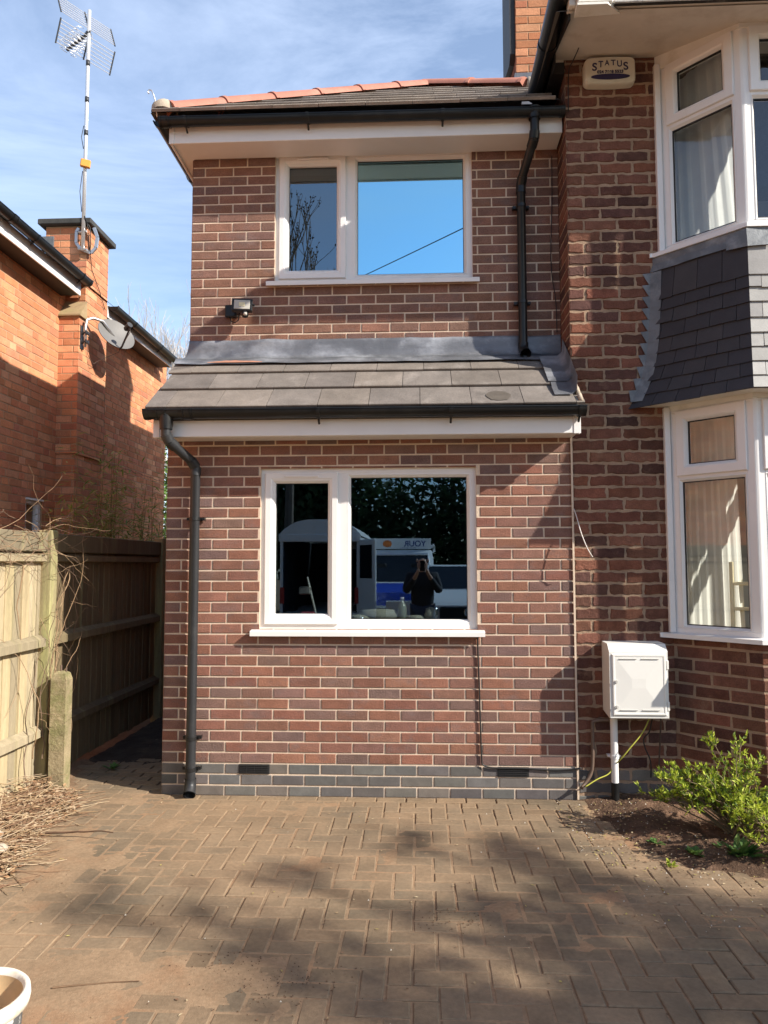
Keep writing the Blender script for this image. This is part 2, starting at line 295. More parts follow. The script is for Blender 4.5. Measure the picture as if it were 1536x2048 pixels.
def wall(mb, o, u, n, width, z0, z1, bl, bh, jt, pal, rg, openings=(), off=0.0, depth=.005, bond='stretcher', back=.10, mi=0, mm=1, zbase=None, jit=.0012,
         band=None, edge_l=True, edge_r=True, slope_top=None, col_jit=.10):
    """brick skin on a plane. o: origin (bottom left), u: unit direction along, n: outward normal; openings in (u0,u1,z0,z1)."""
    o = Vector(o); u = Vector(u); n = Vector(n); zb = z0 if zbase is None else zbase
    def P(a, z, w): return o + u * a + Vector((0, 0, z - o.z)) + n * w
    us = sorted({0, width, *[q for op in openings for q in op[:2] if 0 < q < width]}); zs = sorted({z0, z1, *[q for op in openings for q in op[2:] if z0 < q < z1]})
    for i in range(len(us) - 1):
        for j in range(len(zs) - 1):
            a, b, c, d = us[i], us[i + 1], zs[j], zs[j + 1]
            if any(op[0] <= a + 1e-6 and op[1] >= b - 1e-6 and op[2] <= c + 1e-6 and op[3] >= d - 1e-6 for op in openings): continue
            mb.quad(P(a, c, -depth), P(b, c, -depth), P(b, d, -depth), P(a, d, -depth), mm, (.5, .5, .5))
    for op in openings:   # brick-coloured reveals
        a, b, c, d = op; k = pal[0]
        mb.quad(P(a, c, -depth), P(a, d, -depth), P(a, d, -back), P(a, c, -back), mm, k); mb.quad(P(b, d, -depth), P(b, c, -depth), P(b, c, -back), P(b, d, -back), mm, k)
        mb.quad(P(a, d, -depth), P(b, d, -depth), P(b, d, -back), P(a, d, -back), mm, k); mb.quad(P(b, c, -depth), P(a, c, -depth), P(a, c, -back), P(b, c, -back), mm, k)
    nr = int((z1 - zb) / bh) + 1
    for r in range(0, nr + 1):
        c = zb + r * bh + jt / 2; d = zb + (r + 1) * bh - jt / 2
        c0, d0 = max(c, z0), min(d, z1)
        if d0 - c0 < .012: continue
        p_, m_ = pal, mi
        if band and r < band[0]: p_, m_ = band[1], band[2]
        if bond == 'stretcher':
            x = -(bl / 2 if r % 2 else 0) + off - bl * 3; spans = []
            while x < width: spans.append((x, x + bl)); x += bl
        else:
            hb = (bl) / 2; x = -(0.75 * bl if r % 2 else 0) + off - bl * 3; spans = []; t = 0
            while x < width:
                w_ = bl if (t % 2 == 0 or rg.random() < .12) else hb; spans.append((x, x + w_)); x += w_; t += 1
        for a, b in spans:
            a += jt / 2; b -= jt / 2
            a, b = max(a, .0), min(b, width)
            if b - a < .02: continue
            segs = [(a, b, c0, d0)]
            for op in openings:
                ns = []
                for (a1, b1, c1, d1) in segs:
                    if op[3] <= c1 + 1e-4 or op[2] >= d1 - 1e-4 or op[1] <= a1 or op[0] >= b1: ns.append((a1, b1, c1, d1)); continue
                    lo, hi = c1, d1
                    if op[2] <= c1 + .012 and op[3] >= d1 - .012:
                        if op[0] - a1 > .02: ns.append((a1, op[0], c1, d1))
                        if b1 - op[1] > .02: ns.append((op[1], b1, c1, d1))
                    else:
                        if op[0] - a1 > .02: ns.append((a1, op[0], c1, d1))
                        if b1 - op[1] > .02: ns.append((op[1], b1, c1, d1))
                        aa, bb = max(a1, op[0]), min(b1, op[1])
                        if op[2] - c1 > .012: ns.append((aa, bb, c1, op[2]))
                        if d1 - op[3] > .012: ns.append((aa, bb, op[3], d1))
                segs = ns
            k = rg.choice(p_); f = 1 + rg.uniform(-col_jit, col_jit); k = (k[0] * f * (1 + rg.uniform(-.05, .05)), k[1] * f, k[2] * f * (1 + rg.uniform(-.05, .05)))
            for (a1, b1, c1, d1) in segs:
                e = .003; j = lambda: rg.uniform(-jit, jit); pr = rg.uniform(-.0012, .0012)
                if jit > .004:
                    nu = max(2, int((b1 - a1) / .03)); q = [(a1 + (b1 - a1) * t / nu + j() * .6, c1 + j()) for t in range(nu)] + [(b1 + j(), c1 + (d1 - c1) * t / 3 + j() * .6) for t in range(3)] + [(b1 - (b1 - a1) * t / nu + j() * .6, d1 + j()) for t in range(nu)] + [(a1 + j(), d1 - (d1 - c1) * t / 3 + j() * .6) for t in range(3)]
                    mu_, mv_ = (a1 + b1) / 2, (c1 + d1) / 2; pr = rg.uniform(-.002, .0025); nq = len(q); e = .004
                    fr = [P(x + math.copysign(e, mu_ - x), z + math.copysign(e, mv_ - z), pr + rg.uniform(-.0006, .0006)) for x, z in q]; bk = [P(x, z, -depth - .001) for x, z in q]
                    mb.add(fr + bk, [tuple(range(nq))] + [(nq + i, nq + (i + 1) % nq, (i + 1) % nq, i) for i in range(nq)], m_, k); continue
                q = [(a1 + j(), c1 + j()), (b1 + j(), c1 + j()), (b1 + j(), d1 + j()), (a1 + j(), d1 + j())]
                s_ = [(1, 1), (-1, 1), (-1, -1), (1, -1)]
                fr = [P(x + sx * e, z + sz * e, pr) for (x, z), (sx, sz) in zip(q, s_)]; bk = [P(x, z, -depth - .001) for x, z in q]
                md = [P(x + sx * .0006, z + sz * .0006, pr - .002) for (x, z), (sx, sz) in zip(q, s_)]
                mb.add(fr + md + bk, [(0, 1, 2, 3)] + [(4 + i, 4 + (i + 1) % 4, (i + 1) % 4, i) for i in range(4)] + [(8 + i, 8 + (i + 1) % 4, 4 + (i + 1) % 4, 4 + i) for i in range(4)], m_, k)
D, DU, XL, XR = 5.18, 5.50, -1.82, 1.085
XU = -1.775

# ------------------------------------------------------------------ ground
mb = MB(); mb.quad((-70, -70, -.06), (70, -70, -.06), (70, 90, -.06), (-70, 90, -.06)); struct(mb.build('ground', M['dirt']))
mb = MB(); mb.quad((-60, -13.5, -.05), (60, -13.5, -.05), (60, -8.0, -.05), (-60, -8.0, -.05)); struct(mb.build('road', M['asphalt']))
mb = MB(); mb.box(-60, 60, -8.0, -7.86, -.06, .03); struct(mb.build('kerb', mat('kerb concrete', (.3, .29, .27), .9, var=.15)))
def bed_x(y):
    pts = [(-9, 2.3), (2.6, 2.9), (3.45, 2.7), (3.80, 2.2), (3.98, 1.72), (4.06, 1.40), (4.37, 1.19), (4.8, 1.10), (5.3, 1.06)]
    for (a, b), (c, d) in zip(pts, pts[1:]):
        if a <= y <= c: return b + (d - b) * (y - a) / (c - a)
    return pts[-1][1]
mb = MB(); rg = random.Random(3)
mb.quad((-2.72, -7.8, -.010), (3.2, -7.8, -.010), (3.2, 5.19, -.010), (-2.72, 5.19, -.010), 1, (.5, .5, .5)); mb.quad((-2.72, 5.191, -.010), (-1.8, 5.191, -.010), (-1.8, 11, -.010), (-2.72, 11, -.010), 1, (.5, .5, .5))
def paver(x0, x1, y0, y1):
    cx, cy = (x0 + x1) / 2, (y0 + y1) / 2
    if cx > bed_x(cy) + rg.uniform(-.05, .05) or cx < -2.72: return
    if cy > 5.18 and cx > -1.83: return
    g = .0032; x0 += g; x1 -= g; y0 += g; y1 -= g
    z = .003 * N3(cx * 1.3, cy * 1.3, 1) + rg.uniform(-.0015, .0012); an = rg.gauss(0, .008); sh_ = rg.gauss(0, .001); tx, ty = rg.uniform(-.010, .010), rg.uniform(-.010, .010); b = .006
    base = rg.choice([(.160, .124, .082), (.150, .117, .079), (.172, .13, .086), (.144, .114, .079), (.170, .122, .078)]); f = rg.uniform(.88, 1.12); k = tuple(q * f for q in base)
    jj = lambda: rg.uniform(-.0012, .0012)
    def ring(e, dz): return [(x + sx * e + jj(), y + sy * e + jj(), z + dz + (x - cx) * tx + (y - cy) * ty) for x, y, sx, sy in ((x0, y0, 1, 1), (x1, y0, -1, 1), (x1, y1, -1, -1), (x0, y1, 1, -1))]
    p = ring(b, 0) + ring(.0015, -.0035) + ring(0, -.02); p = [(cx + sh_ + (x - cx) - (y - cy) * an, cy + sh_ + (y - cy) + (x - cx) * an, q) for x, y, q in p]
    mb.add(p, [(0, 1, 2, 3)] + [(4 + i, 4 + (i + 1) % 4, (i + 1) % 4, i) for i in range(4)] + [(8 + i, 8 + (i + 1) % 4, 4 + (i + 1) % 4, 4 + i) for i in range(4)], 0, k)
a = .102
x = -2.75
while x < 1.3: paver(x, x + .204, 5.065, 5.165); x += .204
for i in range(-30, 34):
    for j in range(-72, 1):
        X, Y = -.035 + i * a, 4.96 + j * a; m = (i - j) % 4
        if m == 0: paver(X, X + 2 * a, Y, Y + a)
        if m == 3 and j < 0: paver(X, X + a, Y, Y + 2 * a)
        elif m == 3: paver(X, X + a, Y, Y + a)
        elif m == 2 and j == -72: pass
for j in range(0, 28):
    for i in range(0, 5):
        X = -2.74 + i * .205 + (j % 2) * .1; paver(X, X + .204, 5.17 + j * .102, 5.17 + (j + 1) * .102)
struct(mb.build('driveway', [M['paver'], M['sand']]))
def terrain(name, x0, x1, y0, y1, nx, ny, zf, m, inside=lambda x, y: True):
    mb = MB(); P = []; F = []
    for j in range(ny + 1):
        for i in range(nx + 1):
            X = x0 + (x1 - x0) * i / nx; Y = y0 + (y1 - y0) * j / ny; P.append((X, Y, zf(X, Y)))
    for j in range(ny):
        for i in range(nx):
            q = (j * (nx + 1) + i, j * (nx + 1) + i + 1, (j + 1) * (nx + 1) + i + 1, (j + 1) * (nx + 1) + i)
            c = P[q[0]]
            if inside(c[0], c[1]): F.append(q)
    mb.add(P, F); return mb.build(name, m, smooth=True)
def dust_z(X, Y):
    b = .9 * math.exp(-((X + 1.0) ** 2 / .55 + (Y - 2.85) ** 2 / .12)) + .75 * math.exp(-((X + 1.95) ** 2 / .25 + (Y - 4.0) ** 2 / 1.2)) + .55 * math.exp(-((Y - 4.99) / .05) ** 2) * (.5 + N3(X * 2.2, 1, 7)) + .5 * math.exp(-((X - 1.0) ** 2 / .12 + (Y - 4.0) ** 2 / .5)) + .35 * math.exp(-((X + .3) ** 2 / .8 + (Y - 4.2) ** 2 / .3))
    return -.0046 - .0010 * min(1, max(0, (X + .2) / 1.2)) + .0066 * b + .0042 * N3(X * 1.3, Y * 1.3, 9) + .0036 * N3(X * 3.6, Y * 3.6, 2) + .0022 * N3(X * 11, Y * 11, 4) + .0014 * N3(X * 37, Y * 37, 6)
struct(terrain('dust_film', -2.70, 3.0, 2.35, 5.165, 300, 150, dust_z, M['dust'], lambda x, y: x < bed_x(y) + .1), 'stuff')
def bed_z(X, Y):
    d = X - bed_x(Y)
    e = min(1, max(-.4, d / .28))
    return -.012 + .05 * e + .022 * N3(X * 5, Y * 5, 2) * max(0, e) + .018 * N3(X * 19, Y * 19, 5) * max(.15, e) + .012 * N3(X * 47, Y * 47, 8)
struct(terrain('soil_bed', .95, 6.0, 2.2, 5.3, 180, 150, bed_z, M['soil'], lambda x, y: x > bed_x(y) - .10))
def left_z(X, Y): return -.03 + .10 * max(0, min(1, (-2.17 - .22 * (Y - 4.2) - X + .1 * N3(X * 2, Y * 2, 3)) / .5)) + .015 * N3(X * 9, Y * 9, 4) + .008 * N3(X * 31, Y * 31, 4)
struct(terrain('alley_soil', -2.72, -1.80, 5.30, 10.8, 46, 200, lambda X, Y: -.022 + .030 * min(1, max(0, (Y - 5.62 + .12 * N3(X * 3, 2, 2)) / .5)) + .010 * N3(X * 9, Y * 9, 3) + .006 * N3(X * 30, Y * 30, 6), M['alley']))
struct(terrain('dirt_verge', -3.9, -1.9, 2.3, 6.0, 80, 140, left_z, M['dirt'], lambda x, y: x < -1.95))

# ------------------------------------------------------------------ the house with its new side extension
house = thing('semi_detached_house', (1.0, 5.6, 0), 'brown brick semi detached house with a two storey side extension and a white bay window', 'house')
rg = random.Random(11)
# lower wall of the extension
GW = (-1.136, .408, 1.15, 2.295)
mb = MB()
wall(mb, (XL, D, -.1), (1, 0, 0), (0, -1, 0), XR - XL, -.09, 2.56, .225, .075, .0115, EXT_PAL, rg, [(GW[0] - XL, GW[1] - XL, GW[2], GW[3])], off=.112, zbase=-.086, band=(4, BLU_PAL, 2))
wall(mb, (XL, 11, -.1), (0, -1, 0), (-1, 0, 0), 11 - D, -.09, 2.62, .225, .075, .0115, EXT_PAL, rg, zbase=-.086, band=(4, BLU_PAL, 2))
mb.box(XU + .006, XR, 10.9, 11, -.1, 4.95, 1, (.5, .5, .5)); wall(mb, (XU, 11, 2.62), (0, -1, 0), (-1, 0, 0), 11 - DU - .004, 2.62, 4.9, .225, .075, .0115, EXT_UP, rg, zbase=-.086)
mb.box(XR - .012, XR + .001, D - .012, D - .004, 0, 2.5, 1, (.5, .5, .5))   # mortar fillet against the old wall
mb.build('lower_wall', [M['brick_ext'], M['mortar_new'], M['brick_blue']], house)
# upper wall
UW = (-1.115, .425, 3.80, 4.90)
mb = MB()
wall(mb, (XU, DU, 3.0), (1, 0, 0), (0, -1, 0), XR - XU, 3.02, 4.97, .225, .075, .0115, EXT_UP, rg, [(UW[0] - XU, UW[1] - XU, UW[2], UW[3])], off=.10, zbase=3.012)
mb.build('upper_wall', [M['brick_ext'], M['mortar_new']], house)
# unplastered rooms behind both windows
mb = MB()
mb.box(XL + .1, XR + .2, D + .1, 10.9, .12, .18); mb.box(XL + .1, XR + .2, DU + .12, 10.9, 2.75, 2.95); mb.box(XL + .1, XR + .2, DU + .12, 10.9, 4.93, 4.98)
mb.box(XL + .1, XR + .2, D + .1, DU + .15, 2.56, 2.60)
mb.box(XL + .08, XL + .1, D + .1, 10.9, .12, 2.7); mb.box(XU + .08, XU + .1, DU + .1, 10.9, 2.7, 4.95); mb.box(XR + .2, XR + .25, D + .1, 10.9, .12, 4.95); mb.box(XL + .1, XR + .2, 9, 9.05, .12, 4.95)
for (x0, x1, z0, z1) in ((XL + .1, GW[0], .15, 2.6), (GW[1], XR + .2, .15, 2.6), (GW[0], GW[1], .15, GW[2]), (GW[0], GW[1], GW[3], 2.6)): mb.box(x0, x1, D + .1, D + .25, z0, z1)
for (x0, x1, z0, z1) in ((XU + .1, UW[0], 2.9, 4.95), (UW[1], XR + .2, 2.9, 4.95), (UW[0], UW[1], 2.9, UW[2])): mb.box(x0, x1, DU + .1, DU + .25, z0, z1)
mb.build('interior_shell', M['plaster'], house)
# old house walls
mb = MB(); WB = 1.75
wall(mb, (XR, D, -.1), (1, 0, 0), (0, -1, 0), .68, -.09, 5.36, .238, .0845, .017, OLD_PAL, rg, off=.118, zbase=-.05, jit=.0055, col_jit=.22, depth=.006, band=(3, BLU_PAL, 2))
wall(mb, (XR, 9, 2.6), (0, -1, 0), (-1, 0, 0), 9 - D, 2.60, 5.36, .238, .0845, .017, OLD_PAL, rg, off=.0, zbase=-.05, jit=.003, col_jit=.2, depth=.004)
mb.box(XR + .01, XR + .2, D + .02, 9, -.1, 5.36, 1, (.5, .5, .5)); mb.box(4.37, 7.5, D, D + .2, -.1, 5.36, 1, (.5, .5, .5)); mb.box(XR, 7.5, 9, 9.2, -.1, 5.36, 1, (.5, .5, .5)); mb.box(7.3, 7.5, D + .2, 9, -.1, 5.36, 1, (.5, .5, .5))
mb.build('old_wall', [M['brick_old'], M['mortar_old'], M['brick_blue']], house)
mb = MB(); mb.box(1.3, 7.3, 5.3, 8.9, 2.72, 2.8); mb.box(1.3, 7.3, 5.3, 8.9, .1, .18); mb.box(1.3, 7.3, 7.4, 7.45, .1, 5.3); mb.prism([(1.90, 5.3), (1.90, 5.15), (2.22, 4.84), (3.9, 4.84), (4.22, 5.15), (4.22, 5.3)], 2, 2.72, 2.8)
mb.build('room_lining', M['room_wall'], house)

# windows -------------------------------------------------------------------
def local(o, u, n):
    u = Vector(u).normalized(); n = Vector(n).normalized(); m = Matrix((u, Vector((0, 0, 1)), n)).transposed().to_4x4(); m.translation = Vector(o); return m
def flat_window(mx, u0, u1, v0, v1, um0, um1, mats, w=-.03, sill=True, top_vent=True, parent=house, eave=0):
    """two-light window: side-hung casement left, fixed pane right (local u, v, w)"""
    c = mx @ Vector(((u0 + u1) / 2, (v0 + v1) / 2, 0))
    win = part_empty('window', parent, c)
    mb = MB(); mb.M = mx
    mb.rings(u0, u1, v0, v1, [(0, w - .07), (0, w), (.03, w), (.034, w - .004)])
    # outer frame flats
    t = .045
    for a in ((u0 + .002, u1 - .002, v0, v0 + t), (u0 + .002, u1 - .002, v1 - t, v1), (u0 + .002, u0 + t, v0 + t, v1 - t), (u1 - t, u1 - .002, v0 + t, v1 - t), (um0, um1, v0 + t, v1 - t)):
        mb.add([(a[0], a[2], w - .002), (a[1], a[2], w - .002), (a[1], a[3], w - .002), (a[0], a[3], w - .002)], [(0, 1, 2, 3)])
        mb.add([(a[0], a[2], w - .07), (a[1], a[2], w - .07), (a[1], a[3], w - .07), (a[0], a[3], w - .07)], [(3, 2, 1, 0)])
    mb.rings(um1 - .004, u1 - t + .004, v0 + t - .004, v1 - t + .004, [(0, w - .002), (.004, w - .001), (.010, w - .006), (.022, w - .020), (.024, w - .026), (.024, w - .07)])
    mb.build('frame', M['upvc'], win)
    mb = MB(); mb.M = mx     # casement sash, proud of the frame
    s0, s1, t0, t1 = u0 + .030, um0 + .012, v0 + .030, v1 - .030
    mb.rings(s0, s1, t0, t1, [(0, w - .004), (0, w + .012), (.004, w + .016), (.040, w + .016), (.048, w + .011), (.056, w + .009), (.070, w - .008), (.073, w - .012), (.073, w - .07)])
    mb.build('sash', M['upvc'], win)
    g0 = (s0 + .07, s1 - .07, t0 + .07, t1 - .07); g1 = (um1 + .018, u1 - t - .018, v0 + t + .018, v1 - t - .018)
    for g, m_ in ((g0, mats[0]), (g1, mats[1])):
        mb = MB(); mb.M = mx; mb.rings(g[0], g[1], g[2], g[3], [(0, w - .030), (.006, w - .030), (.006, w - .052)]); mb.build('gasket', M['gasket'], win)
        mb = MB(); mb.M = mx; mb.box(g[0] + .001, g[1] - .001, g[2] + .001, g[3] - .001, w - .052, w - .034); mb.build('pane', m_, win)
    if top_vent:
        mb = MB(); mb.M = mx; cu = (s0 + s1) / 2; mb.rbox(cu - .125, cu + .125, t1 - .034, t1 - .018, w + .016, w + .028, .004); mb.build('trickle_vent', M['upvc'], win)
    if sill:
        mb = MB(); mb.M = mx
        p = [(-.03, .0), (.052, -.012), (.055, -.016), (.055, -.046), (.050, -.048), (.047, -.030), (-.03, -.022)]
        P = [(u0 - .055, v0 + q[1], q[0]) for q in p] + [(u1 + .047, v0 + q[1], q[0]) for q in p]; n = len(p)
        mb.add(P, [list(range(n)), list(range(2 * n - 1, n - 1, -1))] + [(i, (i + 1) % n, n + (i + 1) % n, n + i) for i in range(n)])
        mb.build('sill', M['upvc'], win)
    return win
flat_window(local((0, D, 0), (1, 0, 0), (0, -1, 0)), GW[0], GW[1], GW[2], GW[3], -.592, -.508, (M['glass_fixed'], M['glass_fixed']))
flat_window(local((0, DU, 0), (1, 0, 0), (0, -1, 0)), UW[0], UW[1], UW[2], UW[3] - .05, -.572, -.490, (M['glass_dim'], M['glass_blue']))
mb = MB(); mb.rbox(UW[0], UW[1], DU - .012, DU + .05, UW[3] - .05, UW[3] + .012, .004); mb.build('window_head_trim', M['upvc'], house)

# air bricks
for xa in (-1.268, .534):
    mb = MB(); mb.box(xa, xa + .215, D - .003, D + .004, .1435, .2095, 0)
    for k in range(5): mb.box(xa + .006, xa + .209, D - .009, D - .003, .149 + k * .0125, .153 + k * .0125, 0)
    for k in range(1, 4): mb.box(xa + k * .054 - .002, xa + k * .054 + .002, D - .008, D - .003, .146, .207, 0)
    mb.build('air_brick', M['gasket'], house)

# gutters, fascias, soffits --------------------------------------------------
def gutter(parent, p0, p1, outn, r=.056, brackets=(), unions=(), name='gutter', caps=(True, True)):
    p0, p1, outn = Vector(p0), Vector(p1), Vector(outn); d = (p1 - p0); ln = d.length; d.normalize(); up = Vector((0, 0, 1))
    def prof(rr, th): return [(math.cos(math.pi + math.pi * k / 12) * rr, math.sin(math.pi + math.pi * k / 12) * rr * 1.0) for k in range(13)]
    def sweep(mb, a, b, rr, th=.003, lip=.004):
        o_ = prof(rr, th); i_ = prof(rr - th, th)[::-1]; pl = [(o_[0][0] - lip, .006), (o_[0][0] - lip, -.002)] + o_ + [(o_[-1][0] + lip, -.002), (o_[-1][0] + lip, .006)] + [(i_[0][0], .006)] + i_ + [(i_[-1][0], .006)]
        n = len(pl); P = []
        for t in (a, b):
            c = p0 + d * t
            P += [c + outn * q[0] + up * q[1] for q in pl]
        mb.add(P, [(i, (i + 1) % n, n + (i + 1) % n, n + i) for i in range(n)] + [list(range(n)), list(range(2 * n - 1, n - 1, -1))])
    g = MB(); sweep(g, 0, ln, r)
    for k, (cc, t) in enumerate(zip(caps, (0.0, ln))):
        if cc:
            a, b = (t - .004, t + .03) if k == 0 else (t - .03, t + .004); sweep(g, a, b, r + .004)
            pl = [(q[0], q[1]) for q in prof(r + .004, 0)]; c = p0 + d * t; g.add([c + outn * q[0] + up * q[1] for q in pl], [list(range(13))])
    for t in unions: sweep(g, t - .022, t + .022, r + .005); sweep(g, t - .032, t - .026, r + .007); sweep(g, t + .026, t + .032, r + .007)
    go = g.build(name, M['black_plastic'], parent, auto=40)
    for t in brackets:
        b = MB(); sweep(b, t - .012, t + .012, r + .006)
        c = p0 + d * t; P = c + up * (-r - .004); b.tube([P + outn * .0, P - up * .012 - outn * .012, P - up * .030 - outn * .035], .008, 6)
        b.build('gutter_bracket', M['black_plastic'], go)
    return go
# lower eaves
mb = MB()
mb.rbox(-1.846, 1.098, 4.955, 4.975, 2.492, 2.622, .003); mb.rbox(-1.846, -1.80, 4.950, 4.956, 2.489, 2.622, .002); mb.rbox(1.052, 1.100, 4.950, 4.956, 2.489, 2.622, .002)
mb.box(-1.846, 1.098, 4.976, 4.990, 2.49, 2.505); mb.rbox(-1.846, -1.83, 4.975, DU, 2.492, 2.68, .003)
mb.build('lower_fascia', M['upvc'], house)
mb = MB(); mb.box(-1.83, 1.085, 4.99, D - .001, 2.498, 2.506); mb.build('lower_soffit', M['upvc'], house)
gutter(house, (-1.880, 4.895, 2.662), (1.116, 4.895, 2.655), (0, -1, 0), brackets=(.30 + .9, 2.10, 2.96), unions=(.12, .30))
# upper eaves
mb = MB()
mb.rbox(-1.875, 1.075, 5.245, 5.265, 4.79, 4.935, .003); mb.rbox(-1.878, -1.84, 5.240, 5.246, 4.787, 4.935, .002); mb.rbox(-1.875, -1.855, 5.265, 10.9, 4.79, 4.935, .003)
mb.build('upper_fascia', M['upvc'], house)
mb = MB(); mb.box(-1.855, 1.075, 5.265, DU - .014, 4.800, 4.808); mb.box(-1.855, XU + .01, DU - .014, 10.9, 4.800, 4.808)
mb.prism([(5.266, 4.815), (DU + .3, 4.815), (DU + .3, 5.02), (5.266, 4.93)], 0, -1.8, 1.07)
mb.build('upper_soffit', M['upvc'], house)
gutter(house, (-1.93, 5.185, 4.934), (1.075, 5.185, 4.922), (0, -1, 0), brackets=(.20, 1.12, 2.12), unions=(.045, 2.80), caps=(False, True), r=.046)
gutter(house, (-1.93, 5.185, 4.934), (-1.93, 10.9, 4.934), (-1, 0, 0), brackets=(.8, 1.7, 2.6), r=.046)

# lean-to roof: individual flat concrete tiles, one mesh
TC = [(.165, .142, .122), (.185, .158, .134), (.155, .135, .12), (.195, .167, .14), (.172, .15, .132)]
def tile_row(mb, x0, x1, first, wd, eave, up, nrm, s0, ln, th, pal, gap=.004, tilt=.02, lift=.0, clip=None, mi=0, jit=.002):
    """one course: eave = point at x=0 on the slope's foot line, up = unit vector up the slope"""
    eave, up, nrm = Vector(eave), Vector(up), Vector(nrm); x = first
    while x < x1:
        a, b = max(x + gap / 2, x0), min(x + wd - gap / 2, x1); x += wd
        if b - a < .03: continue
        e = eave + up * s0; k = rg.choice(pal); f = rg.uniform(.9, 1.1); k = tuple(q * f for q in k); j = rg.uniform(0, jit); jx = rg.uniform(-jit, jit)
        def p(xx, s, h):
            return Vector((xx, 0, 0)) + e + up * s + nrm * h
        h0 = tilt + lift + j
        ca, cb = (a, b), (a, b)
        if clip: ca = (clip(a, s0), clip(b, s0)); cb = (clip(a, s0 + ln), clip(b, s0 + ln))
        if ca[1] - ca[0] < .02: continue
        c_ = .004
        P = [p(ca[0], jx, h0 - th), p(ca[1], jx, h0 - th), p(ca[1], jx, h0 - c_), p(ca[1], jx + c_, h0), p(ca[0], jx + c_, h0), p(ca[0], jx, h0 - c_),
             p(cb[0], ln, lift - th), p(cb[1], ln, lift - th), p(cb[1], ln, lift), p(cb[0], ln, lift)]
        mb.add(P, [(0, 1, 2, 5), (5, 2, 3, 4), (4, 3, 8, 9), (0, 6, 7, 1), (1, 7, 8, 3, 2), (0, 5, 4, 9, 6), (6, 9, 8, 7)], mi, k)
mb = MB(); sl = Vector((0, .62, .50)).normalized(); nr_ = Vector((0, -sl.z, sl.y))
e0 = Vector((0, 4.862, 2.665))
mb.prism([(4.90, 2.66), (DU, 3.135), (DU, 2.60), (4.96, 2.60)], 0, -1.84, 1.08, 0, (.05, .045, .04))
tile_row(mb, -1.868, 1.108, -2.07, .347, e0, sl, nr_, 0, .36, .016, TC, tilt=.024)
tile_row(mb, -1.866, 1.10, -1.845, .347, e0, sl, nr_, .29, .36, .016, TC, tilt=.024)
tile_row(mb, -1.864, 1.095, -2.04, .347, e0, sl, nr_, .565, .27, .016, TC, tilt=.024)
mb.build('lean_to_roof', M['conc_tile'], house)
# lead apron flashing and side soaker
mb = MB(); P = []; F = []; nx = 60
def sp(s, h): q = e0 + sl * s + nr_ * h; return (q.y, q.z)
prof = [sp(.700, .030), sp(.735, .031), sp(.775, .036), (DU - .055, 3.165), (DU - .020, 3.21), (DU - .014, 3.26), (DU - .012, 3.315), (DU - .011, 3.338), (DU + .002, 3.340)]
for i in range(nx + 1):
    t = i / nx
    for k, (yy, zz) in enumerate(prof):
        xl = (-1.862, -1.862, -1.86, -1.855, -1.80, -1.785, -1.775, -1.775, -1.775)[k]; X = xl + (1.08 - xl) * t
        wv = .012 * N3(X * 3, k * .7, 3) + .008 * N3(X * 9, k * .9, 6)
        P.append((X, yy - abs(wv) * (1 if k < 8 else 0), zz + (.008 * N3(X * 4, 2, 8) if k in (0, 7, 8) else wv)))
n = len(prof)
for i in range(nx):
    for k in range(n - 1):
        F.append((i * n + k, (i + 1) * n + k, (i + 1) * n + k + 1, i * n + k + 1))
mb.add(P, F); mb.build('lead_flashing', M['lead'], house, smooth=True)
mb = MB(); P = []; n_ = 26
for k in range(n_):
    a_ = 2 * math.pi * k / n_; r_ = 1 + .22 * N3(math.cos(a_) * 2, math.sin(a_) * 2, 4); x_ = .545 + .085 * math.cos(a_) * r_; q = e0 + sl * (.115 + .085 * math.sin(a_) * r_); z_ = .0245 - (q - e0).dot(sl) * .0667; P.append(Vector((x_, 0, 0)) + q + nr_ * (z_ + .0042))
mb.add(P, [list(range(n_))]); mb.build('damp_patch', mat('damp tile', (.10, .085, .07), .6, spec=.4, var=.2, vscale=9), house)
mb = MB(); P = []
for k in range(22):
    t = k / 21; x_ = -1.60 + .42 * t; h_ = .030 * (1 - abs(2 * t - 1) ** 2) * (.6 + .5 * abs(N3(x_ * 14, 2, 2))) + .004; a = e0 + sl * .704 + nr_ * .0335; b = e0 + sl * (.706 + h_) + nr_ * (.0345 + h_ * .03); P += [(x_, a.y - .004, a.z + .003), (x_, b.y - .004, b.z + .004)]
mb.add(P, [(2 * k, 2 * k + 2, 2 * k + 3, 2 * k + 1) for k in range(21)]); mb.build('brick_dust_smear', M['brickdust'], house)
mb = MB(); st = []
for s in (.02, .18, .20, .42, .60, .78): st.append(s)
for (s0, s1, xl) in ((.10, .33, .925), (.30, .74, .905)):
    P = []
    for s in (s0, (s0 + s1) / 2, s1):
        a = e0 + sl * s + nr_ * (.030 if s0 < .2 else .036)
        P += [(xl + rg.uniform(-.005, .005), a.y, a.z), (1.04, a.y, a.z), (1.072, a.y, a.z + .03), (1.078, a.y, a.z + .13)]
    mb.add(P, [(i * 4 + k, i * 4 + k + 1, (i + 1) * 4 + k + 1, (i + 1) * 4 + k) for i in range(2) for k in range(3)])
mb.build('lead_soaker', M['lead'], house, smooth=True)
mb = MB()
for s in (.0, .1, .2, .3, .42, .54):
    a = e0 + sl * s
    mb.tube([(1.085, a.y - .004, a.z + .03), (1.088, a.y + .06, a.z + .085)], .016, 6)
mb.build('cement_fillet', M['cement'], house, smooth=True)

